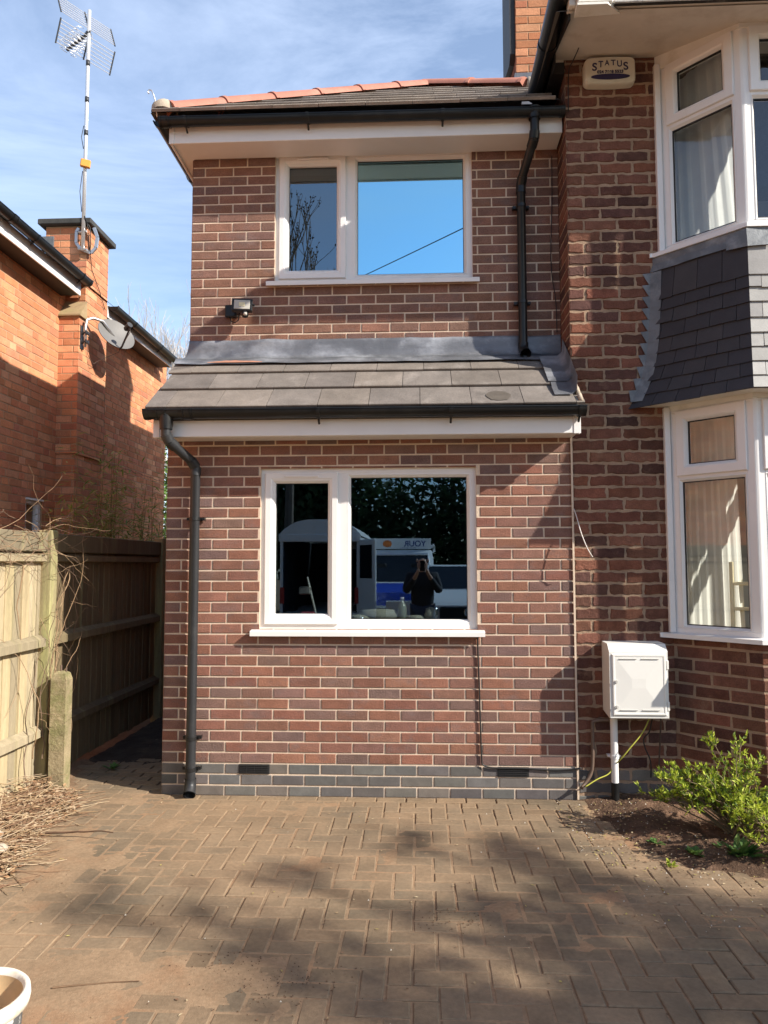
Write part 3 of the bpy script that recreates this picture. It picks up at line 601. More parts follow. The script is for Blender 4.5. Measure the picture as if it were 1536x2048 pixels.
# main hipped roof of the extension
EV = Vector((0, 5.135, 4.968)); AP = Vector((.10, 6.78, 6.195)); RE = Vector((.96, 6.30, 5.842)); CL = Vector((-1.985, 5.135, 4.968))
mb = MB(); us_ = Vector((0, AP.y - EV.y, AP.z - EV.z)).normalized(); un_ = Vector((0, -us_.z, us_.y)); SLN = (AP - EV).dot(us_)
def clipx(x, s):
    """keep courses between the left hip and the right-hand ridge"""
    lo = CL.x + (AP.x - CL.x) * min(1, max(0, s) / SLN) + .02; sr = (Vector((0, RE.y, RE.z)) - EV).dot(us_)
    hi = 1.02 if s < sr else max(AP.x, 1.02 - (1.02 - AP.x) * (s - sr) / (SLN - sr))
    return min(max(x, lo), hi)
mb.add([CL, (1.05, 5.135, 4.968), (RE.x + .1, RE.y, RE.z), AP - Vector((0, 0, .02))], [(0, 1, 2, 3)], 0, (.04, .035, .03))
for r_ in range(7):
    s0 = -.02 + r_ * .292; tile_row(mb, -2.0, 1.04, -2.1 + (r_ % 2) * .17, .345, EV, us_, un_, s0, min(.36, SLN - s0), .024, [tuple(q * 1.55 for q in k) for k in TC], tilt=.030, clip=clipx)
# left, rear and right slopes
mb.add([CL, AP, (AP.x, 9.3, AP.z), (-1.985, 10.95, 4.968)], [(0, 1, 2, 3)], 0, TC[0]); mb.add([(-1.985, 10.95, 4.968), (AP.x, 9.3, AP.z), (1.05, 9.4, 5.8), (1.05, 10.95, 4.968)], [(0, 1, 2, 3)], 0, TC[1])
mb.add([AP, RE, (1.05, 9.4, 5.8), (AP.x, 9.3, AP.z)], [(0, 1, 2, 3)], 0, TC[2])
rf = mb.build('hipped_roof', M['conc_tile'], house)
def ridge(path, seg_n, parent, rad=.125):
    mb = MB(); A, B = path
    for i in range(seg_n):
        p, q = A.lerp(B, i / seg_n), A.lerp(B, (i + 1) / seg_n + .012); dr = (q - p).normalized(); sd = dr.cross(Vector((0, 0, 1))).normalized(); up = sd.cross(dr)
        P = []
        for t, rr in ((p, rad * 1.06), (p.lerp(q, .06), rad * 1.06), (p.lerp(q, .061), rad), (q, rad * .96)):
            for k in range(11):
                a = math.pi * (k / 10) ; P.append(t + sd * math.cos(a) * rr + up * (math.sin(a) * rr * .72 - .03))
        mb.add(P, [(j * 11 + k, j * 11 + k + 1, (j + 1) * 11 + k + 1, (j + 1) * 11 + k) for j in range(3) for k in range(10)] + [list(range(11)), list(range(33, 44))[::-1]])
    return mb.build('ridge_tiles', M['terracotta'], parent, auto=35)
ridge((CL + Vector((.10, .08, .055)), AP + Vector((0, 0, .02))), 6, rf); ridge((RE + Vector((.02, 0, .02)), AP + Vector((0, 0, .02))), 2, rf)
mb = MB()
c = CL + Vector((.085, .068, .06)); mb.lathe([(.0, .06), (.06, .055), (.095, .02), (.10, -.03)], c, 14); mb.build('hip_bedding', M['cement'], rf, smooth=True)
c = RE + Vector((.04, 0, .03)); mb = MB(); mb.tube([c - Vector((.02, 0, 0)), c + Vector((.03, 0, -.01))], [.075, .07], 12); mb.build('ridge_bedding', M['cement'], rf, smooth=True)
mb = MB(); b0 = CL + Vector((.035, .02, .02)); mb.tube([b0 + Vector(q) for q in ((.01, 0, -.04), (0, 0, .06), (-.02, -.005, .13), (-.035, -.008, .165), (-.055, -.01, .168), (-.062, -.01, .15), (-.052, -.01, .138))], .0055, 8)
mb.build('hip_iron', M['steel'], rf, smooth=True)

# downpipes
def downpipe(parent, path, r, clips, shoe, m):
    mb = MB(); mb.tube(path, r, 18)
    for i in range(1, len(path) - 1):
        a, b = Vector(path[i]), Vector(path[i + 1]); mb.tube([a, a.lerp(b, min(1, .06 / (b - a).length))], r + .005, 18)
    dp = mb.build('downpipe', m, parent, auto=50)
    for z in clips:
        c = MB(); x, y = path[-1][0], path[-1][1]; c.tube([(x, y, z - .012), (x, y, z + .012)], r + .005, 18)
        c.box(x - r - .030, x + r + .030, y + r - .016, y + r + .02, z - .010, z + .010); c.tube([(x + r + .018, y + r - .028, z), (x + r + .018, y + r - .016, z)], .007, 8); c.build('pipe_clip', M['black_plastic'], dp, auto=50)
    if shoe:
        s = MB(); x, y, z = path[-1]; P = [(x, y, z + .05), (x, y, z + .015), (x + .004, y - .016, z - .015), (x + .01, y - .055, z - .045)]
        s.tube(P, [r + .006] * 4, 18, caps=False); s.tube([P[3], P[2], P[1], P[0]], r - .001, 18, caps=False)
        a, b = Vector(P[3]), Vector(P[2]); s.tube([a, a.lerp(b, .25)], r + .010, 18, caps=False); s.build('pipe_shoe', m, dp, auto=50)
    return dp
downpipe(house, [(-1.735, 4.895, 2.62), (-1.735, 4.895, 2.50), (-1.72, 4.92, 2.455), (-1.615, 5.075, 2.345), (-1.592, 5.113, 2.30), (-1.592, 5.113, .075)], .034, (1.93, .40, .19), True, M['grey_pipe'])
downpipe(house, [(.862, 5.185, 4.93), (.862, 5.185, 4.77), (.858, 5.20, 4.72), (.80, 5.40, 4.545), (.792, 5.438, 4.49), (.792, 5.438, 3.215)], .033, (4.33, 3.58), True, M['black_plastic'])
mb = MB(); mb.lathe([(.043, 0), (.046, .05), (.052, .09), (.052, .12)], (-1.735, 4.895, 2.535), 18); mb.build('gutter_outlet', M['black_plastic'], house, smooth=True); mb = MB(); mb.lathe([(.043, 0), (.046, .05), (.052, .08)], (.862, 5.185, 4.86), 18)
mb.build('gutter_outlet', M['black_plastic'], house, smooth=True)

# canted bay -----------------------------------------------------------------
BA, BB = Vector((1.75, D, 0)), Vector((2.16, 4.76, 0)); BC, BD = Vector((3.96, 4.76, 0)), Vector((4.37, D, 0))
def off_poly(off):
    k = math.tan(R(22.5)) * off; s2 = off * math.sqrt(2)
    return [Vector((BA.x - s2, D, 0)), Vector((BB.x - k, BB.y - off, 0)), Vector((BC.x + k, BC.y - off, 0)), Vector((BD.x + s2, D, 0))]
mb = MB(); u_ = (BB - BA).normalized(); n_ = Vector((u_.y, -u_.x, 0))
wall(mb, (BA.x, BA.y, -.1), u_, n_, (BB - BA).length, -.09, 1.10, .238, .0845, .017, OLD_PAL, rg, off=.02, zbase=-.05, jit=.003, col_jit=.2, depth=.004)
wall(mb, (BB.x, BB.y, -.1), (1, 0, 0), (0, -1, 0), BC.x - BB.x, -.09, 1.10, .238, .0845, .017, OLD_PAL, rg, off=.09, zbase=-.05, jit=.003, col_jit=.2, depth=.004)
u2 = (BD - BC).normalized(); n2 = Vector((u2.y, -u2.x, 0)); wall(mb, (BC.x, BC.y, -.1), u2, n2, (BD - BC).length, -.09, 1.10, .238, .0845, .017, OLD_PAL, rg, zbase=-.05)
mb.prism([(p.x, p.y) for p in (BA + Vector((.03, 0, 0)), BB + Vector((.012, .02, 0)), BC + Vector((-.012, .02, 0)), BD + Vector((-.03, 0, 0)))], 2, -.1, 1.09, 1, (.5, .5, .5))
mb.build('bay_brick_base', [M['brick_old'], M['mortar_old']], house)
def bay_window(z0, z1, tz, sill_out=.06):
    win = part_empty('window', house, ((BA.x + BB.x) / 2, (BA.y + BB.y) / 2, (z0 + z1) / 2))
    for (A, B, multi) in ((BA, BB, False), (BB, BC, True), (BC, BD, False)):
        u = (B - A).normalized(); n = Vector((u.y, -u.x, 0)); ln = (B - A).length; mx = local(A, u, n)
        cells = [(.075, ln - .055)] if not multi else [(.06, .06 + (ln - .12) / 3 - .02), (.06 + (ln - .12) / 3, .06 + 2 * (ln - .12) / 3 - .02), (.06 + 2 * (ln - .12) / 3, ln - .06)]
        fr = MB(); fr.M = mx; w = 0
        fr.rbox(0, ln, z1 - .045, z1, -.06, w, .003); fr.rbox(0, ln, z0, z0 + .035, -.06, w, .003)
        xs = [0] + [q for c in cells for q in c] + [ln]
        for i in range(0, len(xs), 2): fr.rbox(xs[i], xs[i + 1], z0 + .035, z1 - .045, -.06, w, .003)
        for (a, b) in cells: fr.rbox(a, b, tz - .025, tz + .005, -.06, w, .003)
        fr.build('frame', M['upvc'], win)
        for (a, b) in cells:
            sh = MB(); sh.M = mx; sh.rings(a - .008, b + .008, tz - .004, z1 - .035, [(0, w - .004), (0, w + .013), (.004, w + .017), (.055, w + .017), (.066, w + .010), (.078, w - .006), (.078, w - .05)]); sh.build('sash', M['upvc'], win)
            gk = MB(); gk.M = mx; gk.rings(a + .07, b - .07, tz + .074, z1 - .113, [(0, w - .012), (.006, w - .012), (.006, w - .03)]); gk.rings(a + .018, b - .018, z0 + .055, tz - .045, [(0, w - .016), (.006, w - .016), (.006, w - .036)]); gk.build('gasket', M['gasket'], win)
            bd = MB(); bd.M = mx; bd.rings(a - .002, b + .002, z0 + .033, tz - .023, [(0, w + .001), (.006, w + .003), (.012, w - .004), (.022, w - .016), (.022, w - .05)]); bd.build('glazing_bead', M['upvc'], win)
            pn = MB(); pn.M = mx; pn.box(a + .068, b - .068, tz + .072, z1 - .111, w - .034, w - .020); pn.build('pane', M['glass_bay'], win)
            pn = MB(); pn.M = mx; pn.box(a + .017, b - .017, z0 + .054, tz - .044, w - .040, w - .026); pn.build('pane', M['glass_bay'], win)
    # corner posts and wall trim
    for C_, sg in ((BB, 1), (BC, -1)):
        cp = MB(); cp.tube([(C_.x + sg * .018, C_.y + .034, z0), (C_.x + sg * .018, C_.y + .034, z1)], .037, 14); cp.build('corner_post', M['upvc'], win, auto=50)
    cp = MB(); cp.rbox(BA.x - .028, BA.x + .012, D - .035, D + .03, z0, z1, .004); cp.build('wall_post', M['upvc'], win)
    sl_ = MB(); o1, o0 = off_poly(sill_out), off_poly(-.02)
    for i in range(3):
        a, b, c, d = o1[i], o1[i + 1], o0[i + 1], o0[i]
        sl_.add([(a.x, a.y, z0 - .034), (b.x, b.y, z0 - .034), (b.x, b.y, z0 - .006), (a.x, a.y, z0 - .006), (c.x, c.y, z0 + .004), (d.x, d.y, z0 + .004), (c.x, c.y, z0 - .034), (d.x, d.y, z0 - .034)],
                [(0, 1, 2, 3), (3, 2, 4, 5), (1, 0, 7, 6)] + ([(0, 3, 5, 7)] if i == 0 else []))
    a = o1[0]; sl_.rbox(a.x - .004, BA.x, D - .012, D + .02, z0 - .034, z0 - .002, .002)
    sl_.build('sill', M['upvc'], win)
    return win
bay_window(1.135, 2.70, 2.215); bay_window(3.825, 5.225, 4.745)
# trim under the upper soffit and under the tile hanging
o1, o0 = off_poly(.010), off_poly(-.03)
for (z0, z1) in ((5.185, 5.33), (2.675, 2.715)):
    mb = MB()
    for i in range(3):
        a, b, c, d = o1[i], o1[i + 1], o0[i + 1], o0[i]
        mb.add([(a.x, a.y, z0), (b.x, b.y, z0), (b.x, b.y, z1), (a.x, a.y, z1), (c.x, c.y, z0), (d.x, d.y, z0)], [(0, 1, 2, 3), (1, 0, 5, 4)])
    mb.build('bay_trim', M['upvc_cream'], house)
# tile hanging: profile flares out towards its foot
FL = [(2.715, .172), (2.80, .142), (2.90, .112), (3.0, .092), (3.15, .074), (3.35, .062), (3.70, .050), (3.80, .046)]
def flare(z):
    if z <= FL[0][0]: return FL[0][1] + (FL[0][0] - z) * .3
    for (a, b), (c, d) in zip(FL, FL[1:]):
        if a <= z <= c: return b + (d - b) * (z - a) / (c - a)
    return FL[-1][1]
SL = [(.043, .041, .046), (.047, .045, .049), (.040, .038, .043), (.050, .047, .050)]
SL_LIT = [(.30, .29, .27), (.34, .33, .31), (.27, .26, .25)]  # front-face tiles: sunlit tone put into a paler colour
mb = MB()
rowz = [2.700, 2.790, 2.885, 2.985, 3.083, 3.182, 3.290, 3.385, 3.470]; tops = rowz[2:] + [3.57, 3.70]
mb2 = MB()
for r_, z0 in enumerate(rowz):
    z1 = (rowz + [3.70])[r_ + 1] + (.03 if r_ < 8 else 0)
    pb, pt = off_poly(flare(z0) + .012), off_poly(flare(z1) - .004)
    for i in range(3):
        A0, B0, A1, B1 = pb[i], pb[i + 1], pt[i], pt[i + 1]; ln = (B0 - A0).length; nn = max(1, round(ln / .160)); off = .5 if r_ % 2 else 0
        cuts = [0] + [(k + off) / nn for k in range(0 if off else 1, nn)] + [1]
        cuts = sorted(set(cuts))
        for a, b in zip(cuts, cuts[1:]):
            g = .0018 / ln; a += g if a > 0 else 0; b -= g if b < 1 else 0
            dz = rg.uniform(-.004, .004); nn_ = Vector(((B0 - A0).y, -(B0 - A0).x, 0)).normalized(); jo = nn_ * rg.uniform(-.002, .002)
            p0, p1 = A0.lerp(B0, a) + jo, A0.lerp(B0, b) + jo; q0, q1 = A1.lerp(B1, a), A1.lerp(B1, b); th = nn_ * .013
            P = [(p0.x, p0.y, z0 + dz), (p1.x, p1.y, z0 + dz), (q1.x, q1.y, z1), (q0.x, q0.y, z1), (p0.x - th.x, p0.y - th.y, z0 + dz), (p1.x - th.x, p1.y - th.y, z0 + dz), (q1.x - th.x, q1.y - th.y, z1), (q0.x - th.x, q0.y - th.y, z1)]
            k = rg.choice(SL_LIT if i == 1 else SL); f = rg.uniform(.92, 1.08); k = tuple(q * f for q in k)
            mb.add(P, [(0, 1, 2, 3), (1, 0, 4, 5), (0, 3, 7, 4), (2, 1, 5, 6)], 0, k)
core0, core1 = off_poly(.03), off_poly(.03)
for z0, z1 in zip([2.715, 2.8, 2.9, 3.05, 3.3], [2.8, 2.9, 3.05, 3.3, 3.80]):
    a, b = off_poly(flare(z0) - .012), off_poly(flare(z1) - .016)
    for i in range(3): mb.add([(a[i].x, a[i].y, z0), (a[i + 1].x, a[i + 1].y, z0), (b[i + 1].x, b[i + 1].y, z1), (b[i].x, b[i].y, z1)], [(0, 1, 2, 3)], 0, SL[0])
a, b = off_poly(.135), off_poly(-.05)
th_ = mb.build('tile_hanging', M['slate'], house)
mb = MB()
for i in range(3): mb.add([(a[i].x, a[i].y, 2.708), (a[i + 1].x, a[i + 1].y, 2.708), (b[i + 1].x, b[i + 1].y, 2.708), (b[i].x, b[i].y, 2.708)], [(0, 1, 2, 3)])
mb.build('bay_underside', M['upvc_cream'], house)
mb = MB()      # lead strip under the sill, corner saddle and stepped side flashing
a, b = off_poly(.062), off_poly(.048)
P = []; F = []
for i in range(3):
    for t in range(8):
        q0, q1 = a[i].lerp(a[i + 1], t / 7), b[i].lerp(b[i + 1], t / 7); w = .006 * N3(q0.x * 6, q0.y * 6, 1)
        P += [(q0.x, q0.y - w, 3.685 + w), (q1.x, q1.y - w, 3.74), (q1.x, q1.y, 3.80)]
for k in range(23):
    for j in range(2): F.append((k * 3 + j, (k + 1) * 3 + j, (k + 1) * 3 + j + 1, k * 3 + j + 1))
mb.add(P, F)
c = off_poly(.070)[1]; mb.add([(c.x - .10, c.y + .09, 3.665), (c.x, c.y, 3.655), (c.x + .16, c.y, 3.665), (c.x + .16, c.y + .02, 3.76), (c.x, c.y + .012, 3.78), (c.x - .09, c.y + .10, 3.755)], [(0, 1, 4, 5), (1, 2, 3, 4)])
nst = 11
for k in range(nst):
    zb = 2.745 + k * .0845; zt = zb + .088; f0, f1 = flare(zb), flare(zt)
    xa0, xa1 = BA.x - f0 * 1.414, BA.x - f1 * 1.414; pr = .02
    A = [(xa0 + .045, D - .058, zb), (xa1 + .045, D - .058, zt), (xa1 - .015, D - .012, zt), (xa0 - .02, D - .012, zb), (xa1 - .072, D - .006, zt - .004), (xa0 - .022, D - .006, zb)]
    mb.add(A, [(0, 3, 2, 1), (3, 5, 4, 2)])
mb.build('stepped_lead_flashing', M['lead_old'], house, smooth=False)

# eaves of the old house
EY, EZ = 4.50, 5.165
mb = MB(); mb.prism([(D, 5.300), (EY, EZ), (EY, EZ + .015), (D, 5.318)], 0, 1.0, 7.6); mb.box(1.0, 1.08, D, 8.5, 5.285, 5.30); mb.build('old_soffit', M['soffit_paint'], house)
mb = MB(); mb.box(.985, 1.0, 5.06, 9, 5.19, 5.42); mb.box(1.0, XR, D, 9, 5.20, 5.285); mb.prism([(5.06, 5.268), (EY + .05, 5.125), (EY + .05, 5.25), (5.06, 5.42)], 0, .985, .999); mb.build('side_fascia', M['timber_dark'], house)
mb = MB(); mb.rbox(1.02, 1.245, EY - .06, EY + .04, EZ - .012, EZ + .14, .008); mb.prism([(1.02, EY - .06), (1.21, EY - .06), (1.31, EY + .03), (1.02, EY + .05)], 2, EZ - .026, EZ - .011); mb.rbox(.975, 1.02, EY - .02, EY + .06, EZ + .004, EZ + .14, .004)
mb.build('eaves_box', M['upvc_cream'], house)
mb = MB(); mb.tube([(.918, 4.22, 5.262), (.918, 5.50, 5.245)], .062, 16); mb.tube([(.918, 4.93, 5.2525), (.918, 4.97, 5.2525)], .068, 16); mb.tube([(.918, 4.20, 5.262), (.918, 4.25, 5.262)], .068, 16)
mb.box(.93, .984, 4.3, 5.5, 5.25, 5.31); mb.build('old_gutter', M['black_plastic'], house, auto=50)
mb = MB(); up5 = Vector((0, math.cos(R(46)), math.sin(R(46)))); nn5 = Vector((0, -up5.z, up5.y)); eb = Vector((0, EY - .05, EZ - .022))
LT = [(.36, .34, .31), (.40, .37, .34), (.33, .31, .28)]
for r_ in range(9): tile_row(mb, 1.255 + r_ * .055, 7.7, 1.085 + (r_ % 2) * .085, .17, eb, up5, nn5, r_ * .10, .16, .012, LT, tilt=.014, gap=.003)
mb.prism([(EY - .045, EZ - .012), (EY - .03, EZ - .02), (EY + .04, EZ + .03), (EY + .04, EZ + .05)], 0, 1.26, 7.6, 0, (.03, .03, .03))
z_r = 7.9
mb.add([(.9, EY + .02, 5.16), (7.7, EY + .02, 5.16), (5.0, 7.2, z_r), (3.6, 7.2, z_r)], [(0, 1, 2, 3)], 0, TC[0]); mb.add([(.9, EY + .02, 5.16), (3.6, 7.2, z_r), (.9, 9.4, 5.33)], [(0, 1, 2)], 0, TC[1])
mb.add([(.9, 9.4, 5.33), (3.6, 7.2, z_r), (5.0, 7.2, z_r), (7.7, 9.4, 5.33)], [(0, 1, 2, 3)], 0, TC[1]); mb.add([(7.7, EY + .02, 5.16), (7.7, 9.4, 5.33), (5.0, 7.2, z_r)], [(0, 1, 2)], 0, TC[1])
mb.build('old_roof', M['conc_tile'], house)
# chimney of the old house
mb = MB(); CHX0, CHX1, CHY = .935, 1.62, 6.62
wall(mb, (CHX0, CHY, 5.9), (1, 0, 0), (0, -1, 0), CHX1 - CHX0, 5.9, 8.0, .235, .080, .010, [(.46, .20, .10), (.42, .17, .085), (.50, .24, .13), (.38, .15, .08)], rg, off=.118, zbase=5.9, jit=.002)
wall(mb, (CHX0, CHY + .58, 5.9), (0, -1, 0), (-1, 0, 0), .58, 5.9, 8.0, .235, .080, .010, [(.25, .10, .06), (.22, .09, .055)], rg, zbase=5.9)  # left face: its shade is put into darker brick colours
mb.box(CHX0 + .006, CHX1, CHY + .006, CHY + .58, 5.9, 8.0, 1, (.5, .5, .5)); mb.box(CHX0 - .05, CHX1 + .05, CHY - .05, CHY + .63, 8.0, 8.12, 1, (.5, .5, .5))
ch = mb.build('chimney', [M['brick_orange'], M['mortar_orange']], house)
mb = MB(); mb.box(CHX0 - .012, CHX0 + .26, CHY - .012, CHY + .3, 5.9, 6.21); mb.build('chimney_flashing', M['lead'], ch)
mb = MB(); mb.prism([(CHY + .02, 6.42), (CHY + .10, 6.36), (CHY + .56, 6.5), (CHY + .56, 8), (CHY + .02, 8)], 0, CHX0 - .05, CHX0 - .002); mb.build('slate_cladding', M['timber_dark'], ch)

# ------------------------------------------------------------------ the neighbour's house
XN = -3.95
nb = thing('neighbour_house', (XN, 7, 0), 'orange brick house beyond the fence with a chimney and black gutter', 'house'); rg = random.Random(23)
mb = MB()
wall(mb, (XN, .5, -.1), (0, 1, 0), (1, 0, 0), 10.62, -.09, 4.75, .232, .078, .010, ORG_PAL, rg, [(7.144 - .5, 7.462 - .5, 1.45, 2.275)], zbase=-.05, bond='flemish', jit=.002, depth=.004, col_jit=.15)
mb.box(-9, XN - .02, 11.0, 11.118, -.1, 4.75, 1, (.5, .5, .5)); mb.box(-9, XN - .02, .5, .62, -.1, 4.75, 1, (.5, .5, .5)); mb.box(-9.1, -9, .5, 11.1, -.1, 4.75, 1, (.5, .5, .5)); mb.box(-9, XN - .1, .6, 11, -.02, 4.7, 1, (.05, .05, .05))
mb.build('wall', [M['brick_orange'], M['mortar_orange']], nb)
mb = MB(); pts = []
for k in range(46):
    yy = 8.85 + k * .05; zz = 2.905 - .03 * (k / 45) + .016 * N3(k * .35, 1, 1) - (.010 if (k // 4) % 2 else 0); pts.append((XN + .001, yy, zz))
mb.tube(pts, [.002 + .005 * abs(N3(k * .5, 4, 4)) for k in range(46)], 5); mb.build('wall_crack', M['gasket'], nb)
mb = MB(); FX = -3.72
def chimney_block(mb, x0, x1, y0, y1, z0, z1, off):
    wall(mb, (x0, y0, z0), (1, 0, 0), (0, -1, 0), x1 - x0, z0, z1, .232, .078, .010, ORG_PAL, rg, zbase=-.05, off=off, jit=.002, depth=.004, col_jit=.15)
    wall(mb, (x1, y0, z0), (0, 1, 0), (1, 0, 0), y1 - y0, z0, z1, .232, .078, .010, ORG_PAL, rg, zbase=-.05, off=off, bond='flemish', jit=.002, depth=.004, col_jit=.15)
    wall(mb, (x1, y1, z0), (-1, 0, 0), (0, 1, 0), x1 - x0, z0, z1, .232, .078, .010, ORG_PAL, rg, zbase=-.05, jit=.002, depth=.004)
    mb.box(x0, x1 - .008, y0 + .006, y1 - .006, z0, z1, 1, (.5, .5, .5))
chimney_block(mb, XN - .05, FX - .022, 7.722, 8.38, -.1, 2.81, 0); chimney_block(mb, XN - .05, FX, 7.70, 8.40, 2.81, 4.335, .1); chimney_block(mb, -4.20, FX, 7.83, 8.395, 4.335, 5.42, .05)
cs = mb.build('chimney', [M['brick_orange'], M['mortar_orange']], nb)
mb = MB(); mb.prism([(7.672, 4.335), (7.672, 4.352), (7.74, 4.43), (7.832, 4.545), (7.832, 4.335)], 0, XN - .03, FX + .022); mb.build('stone_shoulder', mat('mossy sandstone', (.34, .24, .13), .95, var=.25, vscale=8, bump=.6, bscale=30, col2=(.22, .19, .08), c2scale=5, c2lo=.48, c2hi=.7), cs)
mb = MB(); mb.rbox(-4.27, FX + .062, 7.768, 8.465, 5.425, 5.49, .008); mb.build('chimney_cap', mat('dark cap slab', (.045, .045, .043), .9, var=.35, vscale=9, bump=.5, bscale=30), cs)
mb = MB(); mb.box(-4.235, -4.10, 7.81, 7.828, 5.12, 5.30); mb.build('flashing', M['lead_old'], cs)
for (y0, y1) in ((.3, 7.74), (8.42, 10.72)):
    mb = MB(); mb.rbox(-3.735, -3.72, y0, y1 - .03, 4.565, 4.715, .003); mb.build('fascia', M['upvc'], nb)
    mb = MB(); mb.box(XN + .006, -3.735, y0, y1 - .03, 4.572, 4.580); mb.build('soffit', M['timber_dark'], nb)
    gutter(nb, (-3.655, y0, 4.735 if y0 < 5 else 4.70), (-3.655, y1, 4.735 if y0 < 5 else 4.675), (1, 0, 0), brackets=[.6 + .95 * k for k in range(int((y1 - y0 - .6) / .95) + 1)], unions=(((5.9,) if y0 < 5 else ())))
mb = MB(); mb.add([(-3.70, .2, 4.74), (-3.70, 10.85, 4.74), (-6.4, 10.85, 7.0), (-6.4, .2, 7.0)], [(0, 1, 2, 3)], 0, TC[0]); mb.add([(-9.2, .2, 4.74), (-6.4, .2, 7.0), (-6.4, 10.85, 7.0), (-9.2, 10.85, 4.74)], [(0, 1, 2, 3)], 0, TC[0]); mb.add([(-3.95, 11.1, 4.7), (-9, 11.1, 4.7), (-6.4, 11.1, 6.9)], [(0, 1, 2)], 0, TC[0])
mb.build('roof', M['conc_tile'], nb)
w_ = part_empty('window', nb, (XN, 7.3, 1.86)); mx = local((XN, 7.144, 1.45), (0, 1, 0), (1, 0, 0))
mb = MB(); mb.M = mx; mb.rings(0, .318, 0, .825, [(0, -.07), (0, -.02), (.04, -.02), (.05, -.03), (.055, -.045), (.055, -.07)]); mb.rbox(-.01, .33, .81, .832, -.03, .012, .003); mb.build('frame', M['upvc'], w_)
mb = MB(); mb.M = mx; mb.box(.05, .27, .05, .78, -.065, -.055); mb.build('pane', M['glass_bay'], w_)

# TV aerial on the chimney
ae = thing('tv_aerial', (-3.735, 7.775, 5.1), 'tall silver mast on the neighbouring chimney carrying a wire tv aerial', 'aerial')
mb = MB(); mast0, mast1 = Vector((-3.742, 7.775, 5.11)), Vector((-3.730, 7.75, 7.92)); mb.tube([mast0, mast1], .0205, 12); ms_ = mb.build('mast', M['alu'], ae, smooth=True)
def mpt(z): return mast0.lerp(mast1, (z - mast0.z) / (mast1.z - mast0.z))
for z in (7.29, 6.86, 6.47):
    mb = MB(); mb.tube([mpt(z - .032), mpt(z + .032)], .0225, 12); mb.build('tape_band', M['black_tape'], ms_, smooth=True)
mb = MB(); c = mpt(6.10); mb.M = Matrix.Translation(c) @ Matrix.Rotation(.35, 4, 'Z') @ Matrix.Rotation(.12, 4, 'Y'); mb.rbox(-.045, .06, -.06, -.015, -.05, .04, .008); mb.build('amplifier', M['amber'], ae)
mb = MB()
for (za, zb) in ((6.55, 6.28), (6.02, 5.55)): mb.tube([mpt(za) + Vector((-.022, -.012, 0)), mpt((za + zb) / 2) + Vector((-.042, -.02, 0)), mpt(zb) + Vector((-.018, -.015, 0))], .004, 6)
mb.tube([mpt(5.5) + Vector((.02, -.02, 0)), (-3.69, 7.80, 5.35), (-3.70, 7.85, 5.15), (-3.71, 7.95, 4.95), (-3.705, 8.12, 4.8), (-3.705, 8.3, 4.62)], .004, 6)
mb.build('aerial_cable', M['cable_black'], ae, smooth=True); mb = MB(); mb.tube([mpt(5.48) + Vector((.02, -.02, 0)), (-3.675, 7.80, 5.38), (-3.68, 7.83, 5.22), (-3.70, 7.86, 5.1)], .005, 6); mb.build('aerial_cable', M['cable_black'], ae, smooth=True)
mb = MB()     # bracket ring lashed to the chimney corner
rp_ = [(-.09, .17), (-.115, .13), (-.115, .0), (-.06, -.075), (.055, -.12), (.11, -.06), (.125, .06), (.085, .17)]
for (a, b), (c, d) in zip(rp_, rp_[1:]):
    A, B = Vector((-3.72 + a, 7.80, 5.215 + b)), Vector((-3.72 + c, 7.80, 5.215 + d)); dv = (B - A).normalized(); sd = Vector((dv.z, 0, -dv.x)) * .016
    mb.add([A - sd, B - sd, B + sd, A + sd] + [q + Vector((0, .025, 0)) for q in (A - sd, B - sd, B + sd, A + sd)], [(0, 1, 2, 3), (0, 4, 5, 1), (2, 6, 7, 3), (7, 6, 5, 4)])
mb.tube([(-3.80, 7.79, 5.135), (-3.69, 7.77, 5.115)], .014, 8); mb.tube([(-3.80, 7.79, 5.33), (-3.70, 7.77, 5.33)], .014, 8); mb.build('bracket', M['steel'], ae)
bd_, lt_ = Vector((-.83, .55, -.02)).normalized(), Vector((.55, .83, 0)).normalized(); top = mpt(7.66)
mb = MB(); mb.tube([top + bd_ * -.03, top + bd_ * .46], .011, 8); mb.tube([top + Vector((0, 0, -.03)), top + bd_ * .02], .03, 8)
for k in range(7): c = top + bd_ * (.06 + k * .062); mb.box(c.x - .013, c.x + .013, c.y - .013, c.y + .013, c.z - .022, c.z + .014)
mb.build('boom', M['black_tape'], ae)
mb = MB()
for k in range(6):
    c = top + bd_ * (.10 + k * .066)
    for sg in (-1, 1):
        for zz in (-1, 1):
            P = [c + lt_ * sg * (.02 + .085 * math.sin(a)) * (1.0) + Vector((0, 0, zz * (.012 + .030 * (1 - math.cos(a))))) + bd_ * .02 * math.cos(a) for a in [math.pi * q / 8 for q in range(9)]]
            mb.tube(P, .0036, 5)
mb.build('director_loops', M['alu'], ae, smooth=True)
for sg in (1, -1):
    rf_ = part_empty('reflector', ae, top + Vector((0, 0, sg * .15))); bars = MB(); rods = MB()
    upv = (Vector((0, 0, 1)) * sg * .9 + bd_ * .35).normalized(); o_ = top + Vector((0, 0, sg * .035)) - bd_ * .0; hw = .335
    for s_ in (-1, 0, 1): bars = MB(); bars.tube([o_ + lt_ * hw * s_, o_ + lt_ * hw * s_ + upv * .27], .0085, 6); bars.build('bar', M['black_tape'], rf_)
    for k in range(7): q = o_ + upv * (.015 + k * .04); rods.tube([q - lt_ * hw, q + lt_ * hw], .0042, 6)
    rods.build('rod', M['alu'], rf_)

